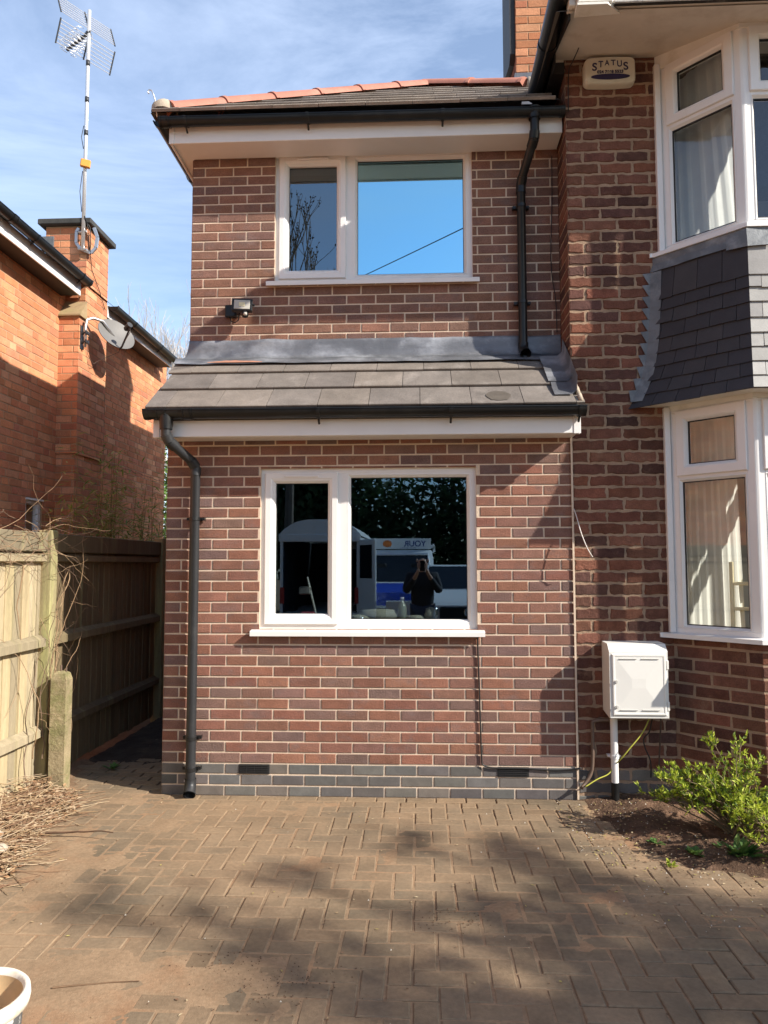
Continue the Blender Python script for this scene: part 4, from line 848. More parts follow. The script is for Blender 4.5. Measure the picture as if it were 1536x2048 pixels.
# satellite dish on the chimney breast
sdh = thing('satellite_dish', (-3.70, 7.75, 4.1), 'grey satellite dish on a curved arm fixed to the neighbouring chimney', 'satellite dish')
dc = Vector((-3.44, 8.03, 4.235)); dn = Vector((.74, -.52, .42)).normalized(); dx_ = Vector((0, 0, 1)).cross(dn).normalized(); dy_ = dn.cross(dx_)
mb = MB(); P = []; F = []; ns = 36
for k in range(7):
    r_ = k / 6
    for j in range(ns): a = 2 * math.pi * j / ns; P.append(dc + dx_ * math.cos(a) * .225 * r_ + dy_ * math.sin(a) * .20 * r_ + dn * (.045 * r_ * r_ - .045))
for k in range(6):
    for j in range(ns): F.append((k * ns + j, k * ns + (j + 1) % ns, (k + 1) * ns + (j + 1) % ns, (k + 1) * ns + j))
n0 = len(P); P += [q - dn * .008 for q in P]; F += [tuple(i + n0 for i in f[::-1]) for f in F]
mb.add(P, F)
for j in range(ns): mb.add([P[6 * ns + j], P[6 * ns + (j + 1) % ns], P[n0 + 6 * ns + (j + 1) % ns], P[n0 + 6 * ns + j]], [(0, 1, 2, 3)])
mb.build('reflector_dish', M['dish_grey'], sdh, smooth=True)
lp = dc - dy_ * .20; tip = dc + dn * .26 - dy_ * .06
mb = MB(); mb.tube([lp - dn * .02, lp + dn * .03, tip - dy_ * .03], .011, 8); mb.build('feed_arm', M['black_tape'], sdh)
mb = MB(); mb.tube([tip - dn * .0, tip - dn * .085], [.034, .03], 12); mb.tube([tip - dn * .085, tip - dn * .10], [.024, .018], 12); mb.build('receiver_head', M['black_tape'], sdh, auto=40)
mb = MB(); mb.tube([(-3.675, 7.752, 4.0), (-3.675, 7.752, 4.24), (-3.67, 7.77, 4.315), (-3.63, 7.83, 4.355), (-3.56, 7.93, 4.35), dc - dn * .06], .0165, 10); mb.build('mount_arm', M['steel'], sdh, smooth=True)
mb = MB()
for z in (4.06, 4.16): mb.box(-3.72, -3.64, 7.735, 7.775, z - .012, z + .012); mb.box(-3.66, -3.645, 7.71, 7.79, z - .018, z + .018)
mb.box(-3.722, -3.712, 7.72, 7.785, 3.98, 4.24); mb.build('wall_plate', M['black_tape'], sdh)
mb = MB(); mb.tube([tip - dn * .03, tip - dy_ * .08 - dn * .02, lp, dc - dy_ * .22 - dn * .05, (-3.62, 8.0, 3.92), (-3.66, 7.93, 3.86), (-3.70, 7.88, 3.95), (-3.705, 7.86, 4.12)], .0038, 6); mb.build('dish_cable', M['cable_brown'], sdh, smooth=True)

# ------------------------------------------------------------------ fence between the plots
fe = thing('timber_fence', (-2.75, 5.3, 0), 'weathered timber panel fence with green tinged posts running down the side alley', 'fence'); rg = random.Random(5)
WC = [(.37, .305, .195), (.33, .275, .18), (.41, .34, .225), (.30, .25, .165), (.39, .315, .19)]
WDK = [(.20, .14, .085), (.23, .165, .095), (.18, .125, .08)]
WMD = [(.19, .145, .082), (.215, .165, .095), (.165, .125, .072), (.235, .185, .105)]  # second panel: brown stain plus the alley's shade, put into the board colour
FXX = -2.775
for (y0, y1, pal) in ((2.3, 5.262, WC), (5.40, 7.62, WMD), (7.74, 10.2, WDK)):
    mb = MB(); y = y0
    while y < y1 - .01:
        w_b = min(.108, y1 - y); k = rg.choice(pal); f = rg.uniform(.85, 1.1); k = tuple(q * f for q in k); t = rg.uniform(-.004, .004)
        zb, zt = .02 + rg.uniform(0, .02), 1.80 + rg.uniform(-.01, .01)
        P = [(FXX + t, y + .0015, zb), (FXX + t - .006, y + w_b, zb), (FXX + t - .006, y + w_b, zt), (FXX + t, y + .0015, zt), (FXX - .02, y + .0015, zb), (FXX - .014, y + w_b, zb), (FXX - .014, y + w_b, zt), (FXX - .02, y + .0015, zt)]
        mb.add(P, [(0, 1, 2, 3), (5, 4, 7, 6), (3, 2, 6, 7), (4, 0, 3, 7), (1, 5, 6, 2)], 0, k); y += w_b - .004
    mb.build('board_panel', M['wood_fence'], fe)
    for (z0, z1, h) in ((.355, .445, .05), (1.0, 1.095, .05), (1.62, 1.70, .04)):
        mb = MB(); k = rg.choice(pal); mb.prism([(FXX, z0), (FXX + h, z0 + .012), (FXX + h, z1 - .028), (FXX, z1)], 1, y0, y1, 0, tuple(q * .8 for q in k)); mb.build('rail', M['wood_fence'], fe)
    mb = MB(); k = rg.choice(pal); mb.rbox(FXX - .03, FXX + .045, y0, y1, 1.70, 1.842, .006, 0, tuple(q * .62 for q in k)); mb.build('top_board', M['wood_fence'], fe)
for (yp, h) in ((2.24, 1.86), (5.33, 1.862), (7.68, 1.88), (10.25, 1.86)):
    mb = MB(); mb.rbox(-2.815, -2.712, yp - .048, yp + .048, -.05, h, .006); mb.build('post', M['wood_green'], fe)
mb = MB(); o_ = (-2.585, 5.235)
for (z, e) in ((-.05, 0), (.78, 0), (.825, .012), (.842, .035)): mb.add([(o_[0] - .056 + e, o_[1] - .05 + e, z), (o_[0] + .056 - e, o_[1] - .05 + e, z), (o_[0] + .056 - e, o_[1] + .05 - e, z), (o_[0] - .056 + e, o_[1] + .05 - e, z)], [])
mb.f = []; mb.m = []; mb.c = []
for k in range(3):
    for j in range(4): mb.f.append([k * 4 + j, k * 4 + (j + 1) % 4, k * 4 + 4 + (j + 1) % 4, k * 4 + 4 + j])
mb.f.append([12, 13, 14, 15]); mb.m = [0] * len(mb.f); mb.c = [None] * len(mb.f)
sp_ = mb.build('concrete_post', M['concrete_post']); tag(sp_, 'short mossy concrete spur post standing against the fence post', 'post')
mb = MB(); mb.tube([(o_[0] + .0, o_[1] - .01, .80), (o_[0] - .002, o_[1] - .01, .882)], .0065, 6); mb.tube([(o_[0] + .03, o_[1], .80), (o_[0] + .032, o_[1], .865)], .006, 6); mb.build('reinforcing_rod', M['copper_brown'], sp_)

# dead climber on the fence
def wander(p, d, ln, step, jit, rr, bias=None, keep=None):
    p = Vector(p); d = Vector(d).normalized(); P = [p.copy()]
    for k in range(int(ln / step)):
        d = (d + Vector((rr.uniform(-jit, jit), rr.uniform(-jit, jit), rr.uniform(-jit, jit))) + (Vector(bias) if bias else Vector())).normalized(); p = p + d * step
        if keep: p = keep(p)
        P.append(p.copy())
    return P
rg = random.Random(31); mb = MB(); TW = [(.26, .17, .10), (.20, .13, .085), (.17, .115, .08), (.31, .21, .125)]
def on_fence(p): return Vector((max(p.x, -2.70 if not (p.z < 1.7 and not 5.25 < p.y < 5.42) else -2.76), p.y, max(p.z, .02)))
for k in range(60):
    y = rg.uniform(3.6, 5.3); P = wander((-2.70 + rg.uniform(-.06, .04), y, rg.uniform(1.62, 1.93)), (rg.uniform(-.1, .1), rg.choice((-1, 1)), rg.uniform(-.3, .4)), rg.uniform(.4, 1.0), .05, .35, rg, (0, 0, -.05))
    mb.tube(P, [.0024 * (1 - .7 * i / len(P)) for i in range(len(P))], 5, 0, rg.choice(TW))
for k in range(13):
    P = wander((-2.70, rg.uniform(5.28, 5.37) if k < 5 else rg.uniform(4.5, 5.6), rg.uniform(.0, .3) if k < 9 else 1.6), (.02, rg.uniform(-.3, .3), 1 if k < 9 else -1), rg.uniform(.9, 1.75), .05, .26, rg, (-.02, 0, .06 if k < 9 else -.1), on_fence)
    mb.tube(P, [.0048 * (1 - .8 * i / len(P)) for i in range(len(P))], 5, 0, rg.choice(TW))
for k in range(26):
    P = wander((-2.69, rg.uniform(5.1, 5.6), rg.uniform(.3, 1.8)), (.5, rg.uniform(-1, 1), rg.uniform(-.6, .5)), rg.uniform(.2, .5), .04, .35, rg, (0, 0, -.06))
    mb.tube(P, [.0020 * (1 - .7 * i / len(P)) for i in range(len(P))], 4, 0, rg.choice(TW))
tag(mb.build('climbing_vine', M['twig']), 'leafless dry climber stems tangled over the fence top and post', 'climber')

# ------------------------------------------------------------------ plants
def shrub(name, label, cat, base, tips, pal, ll, lw, nl, rg, stemr=.006, spread=.05, stem_col=(.20, .15, .09), dens=6, group=None):
    t = thing(name, base, label, cat, group); st = MB(); lf = MB(); base = Vector(base)
    for tp in tips:
        tp = Vector(tp); mid = base.lerp(tp, .5) + Vector((rg.uniform(-.08, .08), rg.uniform(-.08, .08), rg.uniform(.02, .12)))
        b0 = base + Vector((rg.uniform(-.06, .06), rg.uniform(-.05, .05), 0)); path = []
        for k in range(9): s = k / 8; path.append((b0 * (1 - s) ** 2 + mid * 2 * s * (1 - s) + tp * s * s))
        st.tube(path, [stemr * (1 - .75 * k / 8) for k in range(9)], 5, 0, stem_col)
        for k in range(dens):
            s = rg.uniform(.42, 1) if k else 1; i = min(7, int(s * 8)); p = path[i].lerp(path[i + 1], s * 8 - i); dv = (path[i + 1] - path[i]).normalized()
            ed = (dv * .5 + Vector((rg.uniform(-1, 1), rg.uniform(-1, 1), rg.uniform(-.2, 1)))).normalized(); e = p + ed * rg.uniform(.3, 1) * spread * 1.6
            st.tube([p, e], [stemr * .35, stemr * .2], 4, 0, stem_col)
            for q in range(nl):
                lp_ = p.lerp(e, rg.uniform(.25, 1)); d = (ed + Vector((rg.gauss(0, .6), rg.gauss(0, .6), rg.gauss(.25, .5)))).normalized(); nn = Vector((rg.gauss(0, .5), rg.gauss(0, .5), 1))
                l = ll * rg.uniform(.6, 1.15); c = rg.choice(pal); f = rg.uniform(.8, 1.15); lf.leaf(lp_, d, nn, l, lw * rg.uniform(.8, 1.1), 0, tuple(x * f for x in c))
    st.build('stems', M['twig'], t); lf.build('leaves', M['leaf'], t); return t
rg = random.Random(41)
LIME = [(.50, .56, .06), (.44, .52, .055), (.36, .45, .05), (.24, .33, .045), (.54, .58, .10)]; DKG = [(.10, .16, .035), (.14, .20, .04), (.20, .28, .05), (.09, .13, .04)]
def tp_(n, x0, x1, y0, y1, z0, z1): return [(rg.uniform(x0, x1), rg.uniform(y0, y1), rg.uniform(z0, z1)) for _ in range(n)]
tips = tp_(10, 1.30, 1.50, 4.38, 4.55, .22, .38) + tp_(20, 1.48, 1.75, 4.35, 4.58, .20, .42) + tp_(26, 1.70, 2.2, 4.25, 4.60, .16, .44) + tp_(5, 1.72, 2.05, 4.40, 4.60, .48, .60) + tp_(12, 1.65, 2.2, 4.10, 4.40, .06, .26)
shrub('flowering_shrub', 'loose shrub with fresh lime green leaves below the bay window', 'shrub', (1.86, 4.48, .02), tips, LIME + LIME[:3] + DKG[:3], .037, .015, 8, rg, dens=9, spread=.05)
tips = tp_(34, 1.70, 2.2, 3.92, 4.22, .14, .34)
shrub('low_shrub', 'small bright green shrub at the front edge of the soil bed', 'shrub', (2.02, 4.08, .0), tips, LIME, .036, .013, 7, rg, stemr=.004, dens=6)
def rosette(name, label, c, n, l, w, pal, cat='weed', group=None, up=.5):
    mb = MB(); c = Vector(c)
    for k in range(n):
        a = rg.uniform(0, 6.28); e = rg.uniform(.1, up); d = Vector((math.cos(a), math.sin(a), e)); p = c + Vector((rg.uniform(-.02, .02), rg.uniform(-.02, .02), 0)); L_ = l * rg.uniform(.6, 1.1); mb.leaf(p, d, Vector((0, 0, 1)), L_, w, 0, rg.choice(pal))
        q = p + d.normalized() * L_ * .4; mb.leaf(q, (d + Vector((rg.uniform(-.4, .4), rg.uniform(-.4, .4), .2))), Vector((0, 0, 1)), L_ * .5, w * .8, 0, rg.choice(pal))
    return tag(mb.build(name, M['leaf']), label, cat, group)
WG = [(.10, .20, .05), (.14, .25, .06), (.08, .16, .045), (.18, .28, .07)]
rosette('dandelion', 'broad leaved green weed growing in front of the shrub', (1.72, 4.16, .03), 26, .13, .045, WG, up=1.3)
rosette('clover_weed', 'low dark green weed at the edge of the soil near the paving', (1.50, 4.20, .02), 22, .07, .035, WG, up=.8)
rosette('bed_weed', 'flat small weed in the soil bed nearest the meter pipe', (1.34, 4.36, .02), 14, .05, .025, WG, up=.5)
rosette('fallen_sprig', 'tiny lime green sprig lying on the paving by the bed', (1.325, 4.07, .005), 14, .05, .018, LIME, cat='sprig', up=1.2)
rosette('alley_weed', 'small green weed at the foot of the fence in the dark alley', (-2.42, 5.75, .01), 16, .07, .03, WG, up=.6)
# bamboo behind the fence
rg = random.Random(47); t = thing('bamboo', (-3.35, 8.2, 0), 'clump of thin bamboo with narrow olive leaves behind the fence', 'bamboo'); st = MB(); lf = MB()
for k in range(30):
    b = Vector((rg.uniform(-3.6, -3.1), rg.uniform(6.7, 9.9), 0)); tp = b + Vector((rg.uniform(-.1, .25), rg.uniform(-.25, .25), rg.uniform(2.05, 2.95)))
    path = [b.lerp(tp, s / 6) + Vector((.04 * math.sin(s), .04 * math.cos(s * 1.3), 0)) for s in range(7)]; st.tube(path, [.006 * (1 - .6 * s / 6) for s in range(7)], 5, 0, (.24, .20, .09))
    for q in range(80):
        s = rg.uniform(.55, 1) * 6; i = min(5, int(s)); p = path[i].lerp(path[i + 1], s - i) + Vector((rg.gauss(0, .09), rg.gauss(0, .12), rg.gauss(0, .05))); a = rg.uniform(0, 6.28)
        lf.leaf(p, Vector((math.cos(a), math.sin(a), rg.uniform(-.7, .25))), Vector((0, 0, 1)), rg.uniform(.09, .17), .021, 0, rg.choice([(.38, .42, .10), (.30, .37, .08), (.46, .44, .15), (.18, .26, .06)]))
st.build('canes', M['twig'], t); lf.build('leaves', M['leaf'], t)

def leaf_mass(mb, c, r, n, l, w, pal, rr, shell=.5):
    """leaf-sized faces spread through an uneven blob"""
    c = Vector(c)
    for k in range(n):
        d = Vector((rr.gauss(0, 1), rr.gauss(0, 1), rr.gauss(0, 1))).normalized(); q = rr.random() ** shell
        p = c + Vector((d.x * r[0], d.y * r[1], d.z * r[2])) * q * (1 + .25 * N3(d.x * 2 + c.x, d.y * 2, d.z * 2)); o_ = Vector((rr.gauss(0, 1), rr.gauss(0, 1), rr.gauss(0, .7)))
        f = rr.uniform(.75, 1.2); k_ = rr.choice(pal); mb.leaf(p, o_, d + Vector((rr.gauss(0, .5), rr.gauss(0, .5), .3)), l * rr.uniform(.7, 1.3), w, 0, tuple(x * f for x in k_))
def branch_tree(mb, p, d, ln, r, depth, rr, col, ends, spread=.55, up=.12, k=3, shrink=.72, seg=6):
    P = [Vector(p)]; d = Vector(d).normalized(); n = 4
    for i in range(n):
        d = (d + Vector((rr.gauss(0, .10), rr.gauss(0, .10), rr.gauss(0, .08) + up * .3))).normalized(); P.append(P[-1] + d * ln / n)
    mb.tube(P, [r * (1 - .4 * i / n) for i in range(n + 1)], max(3, seg), 0, col, caps=False)
    if depth == 0: ends.append((P[-1], d)); return
    for j in range(k if depth > 1 else k + 1):
        s = rr.uniform(.45, 1) if j else 1.0; i = min(n - 1, int(s * n)); q = P[i].lerp(P[i + 1], s * n - i)
        nd = (d + Vector((rr.gauss(0, spread), rr.gauss(0, spread), rr.gauss(0, spread * .7) + up))).normalized(); branch_tree(mb, q, nd, ln * shrink * rr.uniform(.8, 1.15), r * .58, depth - 1, rr, col, ends, spread, up, k, shrink, seg - 1)
# far bare tree and hedge seen past the side of the extension
rg = random.Random(53); t = thing('bare_tree', (-10.6, 30, 0), 'pale bare twiggy tree far behind the side alley', 'tree'); tr = MB(); cr = MB(); ends = []
tr.tube([(-10.6, 30, -.1), (-10.5, 30, 2.5), (-10.4, 30.1, 5.0)], [.22, .17, .13], 8, 0, (.42, .38, .34)); tr.build('trunk', M['twig'], t)
for k in range(15): branch_tree(cr, (-10.4, 30.1, 3.6 + .14 * k), (rg.uniform(-.8, .8), rg.uniform(-.5, .5), 1), 3.0, .07, 4, rg, (.46, .42, .38), ends, spread=.42, up=.28, k=3, shrink=.70, seg=5)
cr.build('crown', M['twig'], t)
mb = MB(); leaf_mass(mb, (-5.05, 14.5, 2.0), (.95, .8, 2.5), 8000, .11, .05, [(.09, .17, .035), (.13, .23, .05), (.17, .28, .06)], rg, .35)
tag(mb.build('conifer_hedge', M['leaf']), 'narrow strip of sunlit green hedge past the end of the orange house', 'hedge')

# ------------------------------------------------------------------ debris and litter
rg = random.Random(61); mb = MB()
def debz(x, y): return max(.0, left_z(x, y)) + .0
for k in range(620):
    y = rg.uniform(3.55, 5.12); xr = -2.12 - .19 * (y - 3.6) + .1 * N3(y * 2.2, 3, 1); x = xr - abs(rg.gauss(0, .30)); h = debz(x, y) + .10 * rg.random() * min(1, (xr - x) / .25)
    a = rg.gauss(.9, .9); P = wander((x, y, h + .006), (math.cos(a), math.sin(a), rg.uniform(-.05, .16)), rg.uniform(.06, .34), .03, .20, rg, (0, 0, -.03), lambda p: Vector((p.x, p.y, max(p.z, .006))))
    mb.tube(P, [rg.uniform(.0014, .0038) * (1 - .5 * i / len(P)) for i in range(len(P))], 4, 0, rg.choice([(.34, .23, .13), (.28, .17, .10), (.42, .31, .19), (.22, .13, .08), (.50, .38, .25)]))
for k in range(1500):
    y = rg.uniform(3.4, 5.2); xr = -2.08 - .19 * (y - 3.6) + .1 * N3(y * 2.2, 3, 1); x = xr - abs(rg.gauss(0, .33)); h = debz(x, y) + .08 * rg.random() * min(1, max(0, (xr - x)) / .25) + .004; a = rg.uniform(0, 6.28)
    mb.leaf((x, y, h) if False else Vector((x, y, h)), Vector((math.cos(a), math.sin(a), rg.uniform(-.2, .35))), Vector((rg.gauss(0, .4), rg.gauss(0, .4), 1)), rg.uniform(.02, .055), rg.uniform(.012, .028), 0, rg.choice([(.38, .25, .14), (.30, .17, .09), (.46, .33, .20), (.55, .42, .28), (.25, .14, .08)]))
tag(mb.build('twig_debris', M['litter']), 'heap of dry twigs and dead leaves below the fence', 'debris', kind='stuff')
mb = MB()
for k in range(3600):
    x, y = (rg.uniform(-2.2, 3.2), rg.uniform(2.55, 5.1)) if k % 3 == 0 else (rg.uniform(.9, 2.4), rg.uniform(3.4, 5.1)); nearbed = abs(x - bed_x(y)) < .42
    if not nearbed and rg.random() > .30: continue
    if x > 1.1 and x > bed_x(y) + .9: continue
    z = max(0, bed_z(x, y)) if x > bed_x(y) else 0
    if rg.random() < .55:
        a = rg.uniform(0, 6.28); mb.leaf(Vector((x, y, z + .004)), Vector((math.cos(a), math.sin(a), rg.uniform(0, .2))), Vector((0, 0, 1)), rg.uniform(.008, .026), rg.uniform(.005, .012), 0, rg.choice([(.36, .26, .15), (.22, .13, .08), (.50, .40, .25), (.13, .08, .05), (.42, .36, .12)]))
    else:
        s = rg.uniform(.0018, .0055); P = [Vector((x, y, z)) + Vector((rg.uniform(-s, s), rg.uniform(-s, s), q)) for q in (0, 0, 0, s * 1.3)]; mb.add([(x - s, y - s, z), (x + s, y - s * .7, z), (x + s * .2, y + s, z), (x, y, z + s * 1.3)], [(0, 1, 3), (1, 2, 3), (2, 0, 3)], 0, rg.choice([(.20, .13, .08), (.30, .21, .14), (.55, .50, .42), (.12, .08, .05)]))
for k in range(420):
    cx, cy = rg.choice(((-.80, 3.02), (-.45, 2.95), (-.62, 2.86), (.15, 3.45))); x, y = cx + rg.gauss(0, .10), cy + rg.gauss(0, .06); s = rg.uniform(.0012, .0045)
    mb.add([(x - s, y - s, 0), (x + s, y - s * .7, 0), (x + s * .2, y + s, 0), (x, y, s * 1.4)], [(0, 1, 3), (1, 2, 3), (2, 0, 3)], 0, rg.choice([(.14, .085, .05), (.20, .13, .08), (.10, .06, .04)]))
tag(mb.build('leaf_litter', M['litter']), 'scattered dead leaves crumbs of soil and grit on the paving', 'litter', kind='stuff')
def twig_on_ground(label, P, r, c):
    mb = MB(); mb.tube(P, [r * (1 - .6 * i / len(P)) for i in range(len(P))], 5, 0, c); return tag(mb.build('fallen_twig', M['twig']), label, 'twig')
twig_on_ground('dark forked twig pointing out from the debris heap onto the paving', wander((-2.22, 4.35, .02), (1, .05, 0), .46, .04, .14, rg, (0, 0, -.02), lambda p: Vector((p.x, p.y, max(.006, p.z)))), .007, (.12, .07, .045))
twig_on_ground('thin twig lying alone on the paving near the bucket', wander((-1.40, 2.83, .006), (1, .35, 0), .34, .04, .08, rg, None, lambda p: Vector((p.x, p.y, .006))), .004, (.16, .10, .06))
for q, (x, y, s) in enumerate(((-2.28, 3.98, .04), (-2.42, 4.15, .05))):
    mb = MB(); mb.lathe([(0, 0), (s, s * .25), (s * 1.05, s * .6), (s * .6, s * 1.05), (0, s * 1.15)], (x, y, .05), 9); mb.v = [(a + .008 * N3(a * 40, b * 40, c * 40), b + .008 * N3(a * 40, b * 40, 9), c) for a, b, c in mb.v]
    tag(mb.build('stone', M['cement'], smooth=True), ('pale stone lying in the twig heap', 'larger pale stone further back in the twig heap')[q], 'stone')

# ------------------------------------------------------------------ bucket
bk = thing('bucket', (-1.365, 2.265, 0), 'black bucket smeared with white plaster at the lower corner of the driveway', 'bucket'); c = (-1.365, 2.265, 0)
mb = MB(); mb.lathe([(0, .004), (.112, .004), (.116, .0), (.120, .01), (.140, .262)], c, 40); mb.build('body', M['bucket'], bk, smooth=True)
mb = MB(); mb.lathe([(.136, .285), (.110, .03), (0, .03)], c, 40); mb.build('inside', M['bucket_in'], bk, smooth=True)
mb = MB(); mb.lathe([(.140, .255), (.156, .258), (.159, .275), (.157, .296), (.150, .303), (.140, .300), (.136, .285)], c, 40); mb.build('rim', M['bucket_rim'], bk, smooth=True)
mb = MB(); mb.lathe([(0, .10), (.06, .085), (.121, .075)], c, 30); mb.v = [(a, b, z + .02 * N3(a * 22, b * 22, 1)) for a, b, z in mb.v]; mb.build('contents', M['grey_sack'], bk, smooth=True)

# ------------------------------------------------------------------ fixtures on the walls
def letters(txt, size, offset=0.0):
    cu = bpy.data.curves.new('lettering', 'FONT'); cu.body = txt; cu.size = size; cu.offset = offset; cu.align_x = 'CENTER'; cu.extrude = .0008
    o = bpy.data.objects.new('lettering', cu); COL.objects.link(o); dg = bpy.context.evaluated_depsgraph_get(); me = bpy.data.meshes.new_from_object(o.evaluated_get(dg))
    V = [tuple(v.co) for v in me.vertices]; F = [list(p.vertices) for p in me.polygons]; bpy.data.objects.remove(o); bpy.data.curves.remove(cu); bpy.data.meshes.remove(me); return V, F
def rounded(w, h, r, n=6, bow=0):
    P = []
    for (cx, cy, a0) in ((w / 2 - r, h / 2 - r, 0), (-w / 2 + r, h / 2 - r, 90), (-w / 2 + r, -h / 2 + r, 180), (w / 2 - r, -h / 2 + r, 270)):
        for k in range(n + 1): a = R(a0 + 90 * k / n); P.append((cx + math.cos(a) * r, cy + math.sin(a) * r))
    if bow:
        Q = []
        for (x, y), (x2, y2) in zip(P, P[1:] + P[:1]):
            m = 8 if abs(x2 - x) > w * .4 else 1
            for k in range(m): t = k / m; Q.append((x + (x2 - x) * t, y + (y2 - y) * t))
        P = [(x, y + (1 if y > 0 else -1) * bow * (1 - (2 * x / w) ** 2)) for x, y in Q]
    return P
al = thing('alarm_box', (1.395, D, 5.08), 'cream burglar alarm box with purple lettering high on the brick wall', 'alarm box')
mb = MB(); out = rounded(.365, .190, .035, bow=.008); ac = Vector((1.397, D, 5.165)); P = []
lay = [(1.0, 0), (1.0, .045), (.985, .060), (.95, .068)]
for s, w in lay: P += [(ac.x + x * s, D - .004 - w, ac.z + y * s) for x, y in out]
n = len(out); mb.add(P, [(k * n + j, k * n + (j + 1) % n, (k + 1) * n + (j + 1) % n, (k + 1) * n + j) for k in range(len(lay) - 1) for j in range(n)] + [list(range((len(lay) - 1) * n, len(lay) * n))])
mb.build('casing', M['cream_plastic'], al, auto=50)
mb = MB(); yf = D - .0735
for k, chx in enumerate('STATUS'):
    V, F = letters(chx, 1.0, .018); xs = [v[0] for v in V]; ys = [v[1] for v in V]; w = max(xs) - min(xs); h = max(ys) - min(ys); u = (k - 2.5) / 2.5
    hh = .040 + .020 * u * u; ww = .034; cx = ac.x + (k - 2.5) * .0445; top_ = ac.z + .076 - .020 * u * u; sh = -.10 * u
    mb.add([(cx + ((v[0] - min(xs)) / w - .5) * ww + ((v[1] - min(ys)) / h - .5) * sh * .03, yf - v[2], top_ - hh + (v[1] - min(ys)) / h * hh) for v in V], F)
V, F = letters('024 7668 5523', .031, .0012); mb.add([(ac.x + v[0], yf - v[2], ac.z - .024 + v[1]) for v in V], F)
mb.build('lettering', M['navy'], al)
mb = MB(); mb.add([(ac.x + .138 * math.cos(2 * math.pi * k / 40), yf - .004, ac.z - .052 + .021 * math.sin(2 * math.pi * k / 40)) for k in range(40)], [list(range(40))[::-1]]); mb.add([(ac.x + .138 * math.cos(2 * math.pi * k / 40), yf - (0 if j else .004), ac.z - .052 + .021 * math.sin(2 * math.pi * k / 40)) for j in (0, 1) for k in range(40)], [(k, (k + 1) % 40, 40 + (k + 1) % 40, 40 + k) for k in range(40)])
mb.build('strobe_lens', M['navy'], al)
# meter box
mbx = thing('meter_box', (1.46, D, .58), 'white gas meter box on the wall beside the bay window', 'meter box')
X0, X1, Y0, Z0, Z1 = 1.262, 1.645, 4.985, .585, 1.075
mb = MB(); mb.prism([(D, Z0 + .02), (Y0 + .03, Z0), (Y0 + .004, Z0), (Y0, Z0 + .004), (Y0, Z1 - .055), (Y0 + .004, Z1 - .047), (Y0 + .045, Z1 - .004), (D, Z1)], 0, X0, X1); mb.build('casing', M['box_white'], mbx)
mb = MB(); mx = local((0, Y0, 0), (1, 0, 0), (0, -1, 0)); mb.M = mx; a, b, c, d = X0 + .018, X1 - .016, Z0 + .022, Z1 - .068
mb.rings(a - .006, b + .006, c - .006, d + .006, [(0, .0006), (.006, .0016), (.006, .0006)])
mb.rings(a, b, c, d, [(0, .0), (0, .006), (.004, .009), (.014, .009), (.017, .0065)]); cx, cz = (a + b) / 2, (c + d) / 2
i0, i1, j0, j1 = a + .017, b - .017, c + .017, d - .017; mb.add([(i0, j0, .0065), (i1, j0, .0065), (i1, j1, .0065), (i0, j1, .0065), (cx - .05, cz - .02, .0125), (cx + .04, cz - .02, .0125), (cx + .04, cz + .04, .0125), (cx - .05, cz + .04, .0125)], [(0, 1, 5, 4), (1, 2, 6, 5), (2, 3, 7, 6), (3, 0, 4, 7), (4, 5, 6, 7)])
dr = mb.build('door', M['box_white'], mbx)
mb = MB(); mb.M = mx
for z in (c + .035, d - .030):
    for (u0, u1) in ((cx - .13, cx - .015), (cx + .015, cx + .13)): mb.rbox(u0, u1, z - .0025, z + .0025, .008, .0135, .001)
mb.build('vent_slot', mat('slot shadow grey', (.45, .44, .41), .6), dr)
mb = MB(); mb.M = mx
for z in (cz + .02, c + .055): mb.tube([(a + .022, z, .008), (a + .022, z, .016)], .011, 14); mb.box(a + .019, a + .025, z - .007, z + .007, .016, .018)
mb.build('lock', mat('worn lock', (.5, .48, .44), .5), dr)
mb = MB()
for z in (c + .06, d - .07): mb.rbox(X1 - .012, X1 + .004, Y0 - .006, Y0 + .02, z - .03, z + .03, .003)
mb.build('hinge', M['box_white'], mbx)
wp = thing('white_gas_pipe', (1.318, D - .05, 0), 'white plastic service pipe rising from the soil to the meter box', 'pipe')
mb = MB(); mb.tube([(1.318, D - .055, .13), (1.318, D - .055, .60)], .0245, 18); mb.build('pipe', M['upvc'], wp, auto=50)
mb = MB(); mb.tube([(1.318, D - .055, -.05), (1.318, D - .055, .132)], .0262, 18); mb.build('black_sleeve', M['black_plastic'], wp, auto=50)
mb = MB(); mb.tube([(1.318, D - .055, .292), (1.318, D - .055, .314)], .030, 18); mb.rbox(1.275, 1.361, D - .045, D, .296, .310, .002); mb.build('pipe_clip', M['upvc'], wp, auto=50)
def cable(name, label, P, r, m, cat='cable', sub=5):
    Q = []; P = [Vector(p) for p in P]; n = len(P)
    for i in range(n - 1):      # Catmull-Rom
        a, b, c, d = P[max(i - 1, 0)], P[i], P[i + 1], P[min(i + 2, n - 1)]
        for k in range(sub): t = k / sub; Q.append(.5 * ((2 * b) + (c - a) * t + (2 * a - 5 * b + 4 * c - d) * t * t + (3 * b - a - 3 * c + d) * t ** 3))
    Q.append(P[-1]); mb = MB(); mb.tube(Q, r, 8); return tag(mb.build(name, m, smooth=True), label, cat)
cable('brown_pipe', 'old brown pipe bent along the wall to the left of the white gas pipe', [(1.09, 5.10, .10), (1.115, 5.13, .115), (1.165, 5.145, .19), (1.178, 5.15, .30), (1.180, 5.15, .48), (1.183, 5.15, .525), (1.22, 5.15, .538), (1.30, 5.15, .540)], .012, M['copper_brown'], 'pipe')
